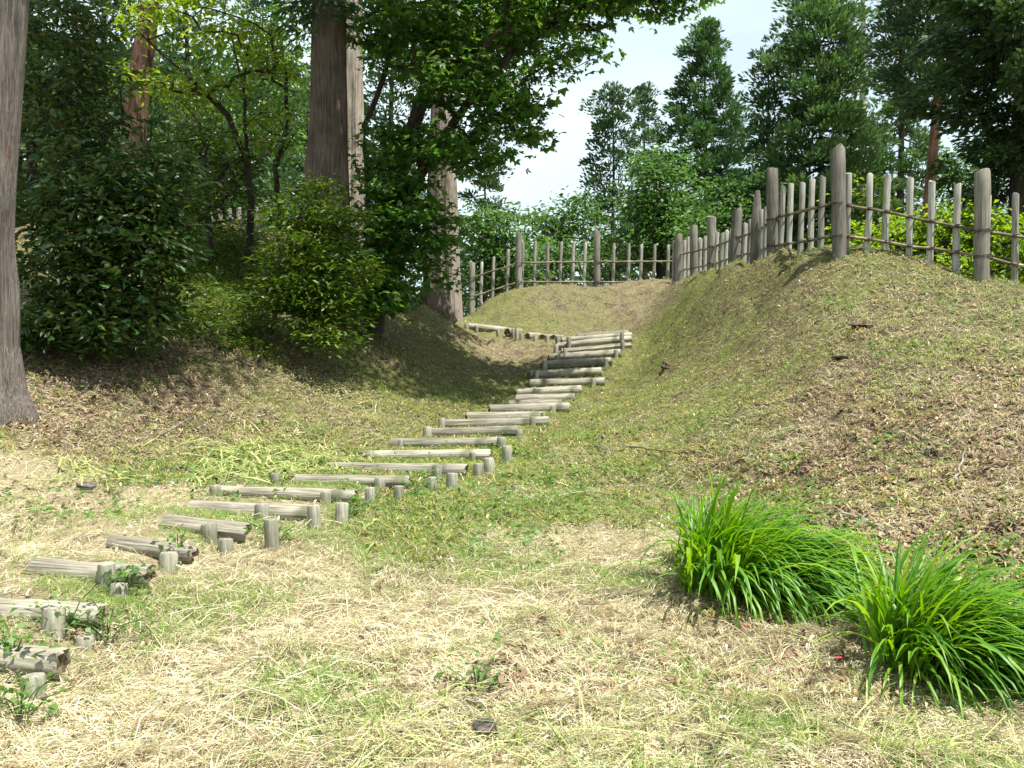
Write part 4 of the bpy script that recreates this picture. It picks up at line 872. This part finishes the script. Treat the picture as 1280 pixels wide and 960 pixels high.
def off_logs(x, y):
    i = np.argmin(np.abs(y[:, None]-SD[None]), 1); dlt = np.abs(y-SD[i])
    on = (dlt < LOGR*1.05) & (x > SL[i, 0]-.02) & (x < SR[i, 0]+.02)
    return ~on
r = np.random.default_rng(11)
def patch(x, y, s=0, f=1.4): return fbm(x, y, f, 4, 50+s)
x, y = scatter(400000, 2.7, 15, r); fd = field(x, y); pt = patch(x, y, 1)
k = off_logs(x, y) & (r.random(len(x)) < np.clip(fd[:, 1]*1.5-.12+(pt-.5)*2.4, .02, 1)*.75*(1-.75*stair_w(x, y))); xs_, ys_ = x[k], y[k]
strands('dry_straw', MATS['straw_blade'], xs_, ys_, r, .125, .0027, .02, .22, axis_bias=.9)
# thicker long hay strands in drifts
x, y = scatter(60000, 2.7, 9, r); fd = field(x, y); pt = patch(x, y, 2, 1.0)
k = off_logs(x, y) & (r.random(len(x)) < np.clip((fd[:, 1]-.45)*1.0+(pt-.57)*3, 0, 1)*.4*(1-.8*stair_w(x, y)))
strands('loose_hay', MATS['straw_blade'], x[k], y[k], r, .30, .0032, .045, .3, axis_bias=.7)
# short living grass
x, y = scatter(300000, 2.7, 16, r); fd = field(x, y); pt = patch(x, y, 3, 1.2)
k = off_logs(x, y) & (r.random(len(x)) < np.clip((fd[:, 0]-.25)*2.2+(pt-.50)*4.0, .03, 1.1)*.95)
strands('green_grass', MATS['grass_blade'], x[k], y[k], r, .08, .0042, .01, .35, up=.55)
# yellow cut leaf blades left of the steps
x, y = scatter(42000, 5.5, 12.5, r, -120, 470); fd = field(x, y); pt = patch(x, y, 4, .8)
k = off_logs(x, y) & (r.random(len(x)) < np.clip((pt-.46)*5, 0, 1)*np.clip(fd[:, 0]*fd[:, 1]*3.2-.25, 0, 1)*.75)
strands('cut_grass_blades', MATS['cut_grass'], x[k], y[k], r, .27, .014, .06, .45)
# mown stubble of the mounds, green and brown
x, y = scatter(360000, 5, 26, r); fd = field(x, y); pt = patch(x, y, 5, 1.3)
flat_ = (fd[:, 1] > .62) | (r.random(len(x)) < (fd[:, 0]-.62)*2.5)
kk = off_logs(x, y) & ~flat_
k = kk & (r.random(len(x)) < np.clip(fd[:, 0]*1.05-.08+(pt-.5)*1.4, 0, 1)*.62)
strands('mown_stubble', MATS['mown_green'], x[k], y[k], r, .07, .011, .028, .3, up=.25)
k = kk & (r.random(len(x)) < np.clip(fd[:, 2]*.95+(.5-pt)*1.6, 0, 1)*.55)
strands('dead_clippings', MATS['mown_brown'], x[k], y[k], r, .07, .010, .028, .3, up=.12)
x, y = scatter(150000, 4, 20, r); fd = field(x, y)
k = off_logs(x, y) & (r.random(len(x)) < np.clip((fd[:, 2]-.3)*1.1, 0, 1)*.5)
strands('leaf_litter', MATS['litter'], x[k], y[k], r, .055, .022, .02, .3)
# long greenish blades lying in the near right foreground
x, y = scatter(9000, 2.6, 4.6, r, 430, 1300); pt = patch(x, y, 14, 1.1)
k = r.random(len(x)) < np.clip((pt-.52)*4, 0, 1)*.4
strands('long_cut_blades', MATS['cut_grass'], x[k], y[k], r, .34, .0052, .05, .3, axis_bias=.6)
# pale bits and thin twigs among the clippings
x, y = scatter(9000, 4, 24, r); fd = field(x, y); k = off_logs(x, y) & (r.random(len(x)) < .25+.5*fd[:, 2])
strands('pale_leaf_bits', MATS['straw_blade'], x[k], y[k], r, .036, .013, .03, .3, up=.1)
x, y = scatter(3500, 3, 16, r); k = off_logs(x, y)
strands('thin_twigs', MATS['litter'], x[k], y[k], r, .24, .006, .04, .5)
# leafy ground plants in small rosettes
x, y = scatter(9000, 5, 24, r); fd = field(x, y); pt = patch(x, y, 6, .9)
k = off_logs(x, y) & (r.random(len(x)) < np.clip(.15+(pt-.5)*3, 0, 1)*(.35+.6*fd[:, 0])); x, y = x[k], y[k]
z, n_ = normals(x, y); cen = np.stack([x, y, z], -1)+n_*.03
b_, d, nn, LL = spray(r, cen, 9, .06, .35, .046, .9, droop_dir=-.1)
v, q = leaves(b_, d, nn, LL, LL*.6); o_ = link('low_weeds', np_mesh('low_weeds', v, q), MATS['weed_leaf']); tag(o_, kind='stuff')
# undergrowth of the upper left bank, in the shade of the bushes
n = 1300; px = r.uniform(190, 330, n); D = r.uniform(12.2, 19, n); x = (px-640)/F*D; z, n_ = normals(x, D); cen = np.stack([x, D, z], -1)+n_*.08
b_, d, nn, LL = spray(r, cen, 10, .09, .5, .075, .9)
v, q = leaves(b_, d, nn, LL, LL*.42); o_ = link('undergrowth', np_mesh('undergrowth', v, q), MATS['yew_leaf']); tag(o_, kind='stuff')

# weeds at the stakes: each a plant of its own
for k, (px, py, n, sz, lab) in enumerate([(152, 742, 30, .055, 'leafy weed between the stakes of the third step'), (222, 702, 26, .05, 'leafy weed climbing the stake of the fourth step'), (82, 790, 30, .05, 'small leafy weed in front of the second step'), (18, 838, 36, .06, 'dark leafy weed over the lowest log at the left edge'), (135, 690+110, 22, .05, 'leafy weed beside the lone stake near the second step'), (345, 682, 30, .05, 'leafy weed at the foot of the tall stake of the fifth step'), (437, 652, 26, .05, 'leafy weed by the outer stakes of the sixth step'), (520, 622, 26, .05, 'fresh leafy weed by the seventh step stakes'), (640, 572, 26, .05, 'leafy weed right of the tenth step'), (595, 870, 24, .05, 'small weed above the dark clod in the foreground'), (25, 905, 30, .05, 'low leafy weed below the nearest stake')]):
    c0 = hit(px, py); rr = np.random.default_rng(300+k); root = empty('weed_plant', c0); tag(root, lab, 'weed', 'leafy weeds along the steps')
    tg = rr.normal(size=(n, 3))*[.09, .07, .05]+[0, 0, .10]; tg[:, 2] = np.abs(tg[:, 2])
    m = MB()
    for t_ in tg[::2]: m.tube([[0, 0, -.02], t_*[.5, .5, .7], t_], .003, 4, False)
    m.build('stem', MATS['weed_leaf'], root)
    b_, d, nn, LL = spray(rr, tg, 3, .025, .5, sz, 1.0)
    v, q = leaves(b_, d, nn, LL*.62, LL*.48); link('foliage', np_mesh('foliage', v, q), MATS['weed_leaf'], root, 'stuff')
# clods and stones
def lump(name, lab, cat, px, py, size, seed, mat, group=None):
    import bmesh
    c0 = hit(px, py); bm = bmesh.new(); bmesh.ops.create_icosphere(bm, subdivisions=3, radius=1); rr = np.random.default_rng(seed)
    ph = rr.uniform(0, 6, 12)
    for v_ in bm.verts:
        co = v_.co; f = 1+.22*math.sin(3*co.x+ph[0])*math.sin(3*co.y+ph[1])+.15*math.sin(6*co.z+ph[2]+2*co.x)+.10*math.sin(9*co.x+ph[3])*math.sin(8*co.y+ph[4])+.05*rr.normal()
        v_.co = Vector((co.x*size[0]*f, co.y*size[1]*f, co.z*size[2]*f))
    me = bpy.data.meshes.new(name); bm.to_mesh(me); bm.free()
    o_ = link(name, me, mat); o_.location = c0+[0, 0, size[2]*.45]; tag(o_, lab, cat, group); return o_
lump('rock', 'dark grey stone lying in a bare patch of straw in the foreground', 'stone', 606, 918, (.05, .048, .036), 1, MATS['stone'])
lump('soil_clod', 'dark brown clod of soil just above the foreground stone', 'clod', 590, 885, (.10, .07, .018), 2, MATS['soil_clod'])
lump('rock', 'blackish stone among yellow cut grass left of the steps', 'stone', 106, 614, (.08, .07, .055), 3, MATS['stone'])
lump('rock', 'flat dark stone at the bottom edge right of centre', 'stone', 905, 944, (.06, .05, .022), 4, MATS['stone'])
lump('soil_clod', 'dark earthy lump on the left side of the right mound', 'clod', 832, 462, (.08, .09, .08), 5, MATS['soil_clod'])
lump('soil_clod', 'brown clod high on the right mound', 'clod', 1078, 408, (.15, .12, .03), 6, MATS['soil_clod'])
lump('soil_clod', 'reddish brown clod at mid height on the right mound', 'clod', 1050, 447, (.10, .08, .018), 7, MATS['soil_clod'])
# fallen sticks
def stick(lab, pts, rad, mat, seed):
    P = np.array([hit(a, b_)+[0, 0, h] for a, b_, h in pts]); base = P[0].copy(); u = np.linspace(0, 1, 12); t_ = np.linspace(0, 1, len(P)); rr = np.random.default_rng(seed)
    Q = np.stack([np.interp(u, t_, P[:, k]) for k in range(3)], -1)+rr.normal(size=(12, 3))*.006
    m = MB(); m.tube(Q-base, rad*(1-.6*u), 6); o_ = m.build('fallen_stick', MATS[mat]); o_.location = base; tag(o_, lab, 'stick')
stick('long thin brown stick lying across the foot of the right mound', [(742, 563, .04), (790, 565, .06), (838, 570, .04)], .016, 'bark_brown', 1)
stick('pale dry stalk lying on the brown litter near the grey trunk', [(194, 552, .03), (240, 530, .08), (294, 513, .06)], .010, 'straw_stick' if 'straw_stick' in MATS else 'bark_pale', 2)
stick('pale dry stalk standing out of the right mound slope', [(1194, 606, .02), (1200, 590, .05), (1208, 571, .06)], .012, 'bark_pale', 3)
stick('pale twig curled on the right mound above the lily clumps', [(1152, 566, .02), (1166, 572, .07), (1182, 574, .03)], .012, 'bark_pale', 4)
stick('thin pale twig running down behind the lily clumps', [(1050, 648, .03), (1090, 662, .05), (1130, 682, .03)], .008, 'bark_pale', 5)
# fallen red petals
for px, py, lab in [(513, 630, 'red petal beside the seventh step stakes'), (931, 787, 'red petal under the larger strap leaved clump'), (1048, 828, 'red petal on bare soil between the two clumps')]:
    c0 = hit(px, py); m = MB()
    m.add(np.array([[-.05, 0, .02], [-.01, -.03, .03], [.05, -.01, .025], [.01, .03, .035], [0, 0, .036]])*.62, t=[[0, 1, 4], [1, 2, 4], [2, 3, 4], [3, 0, 4]])
    o_ = m.build('petal', MATS['red_petal']); o_.location = c0; tag(o_, lab, 'petal')

#print('TRIS', sum(len(o.data.loops)-2*len(o.data.polygons) for o in bpy.data.objects if o.type=='MESH'))
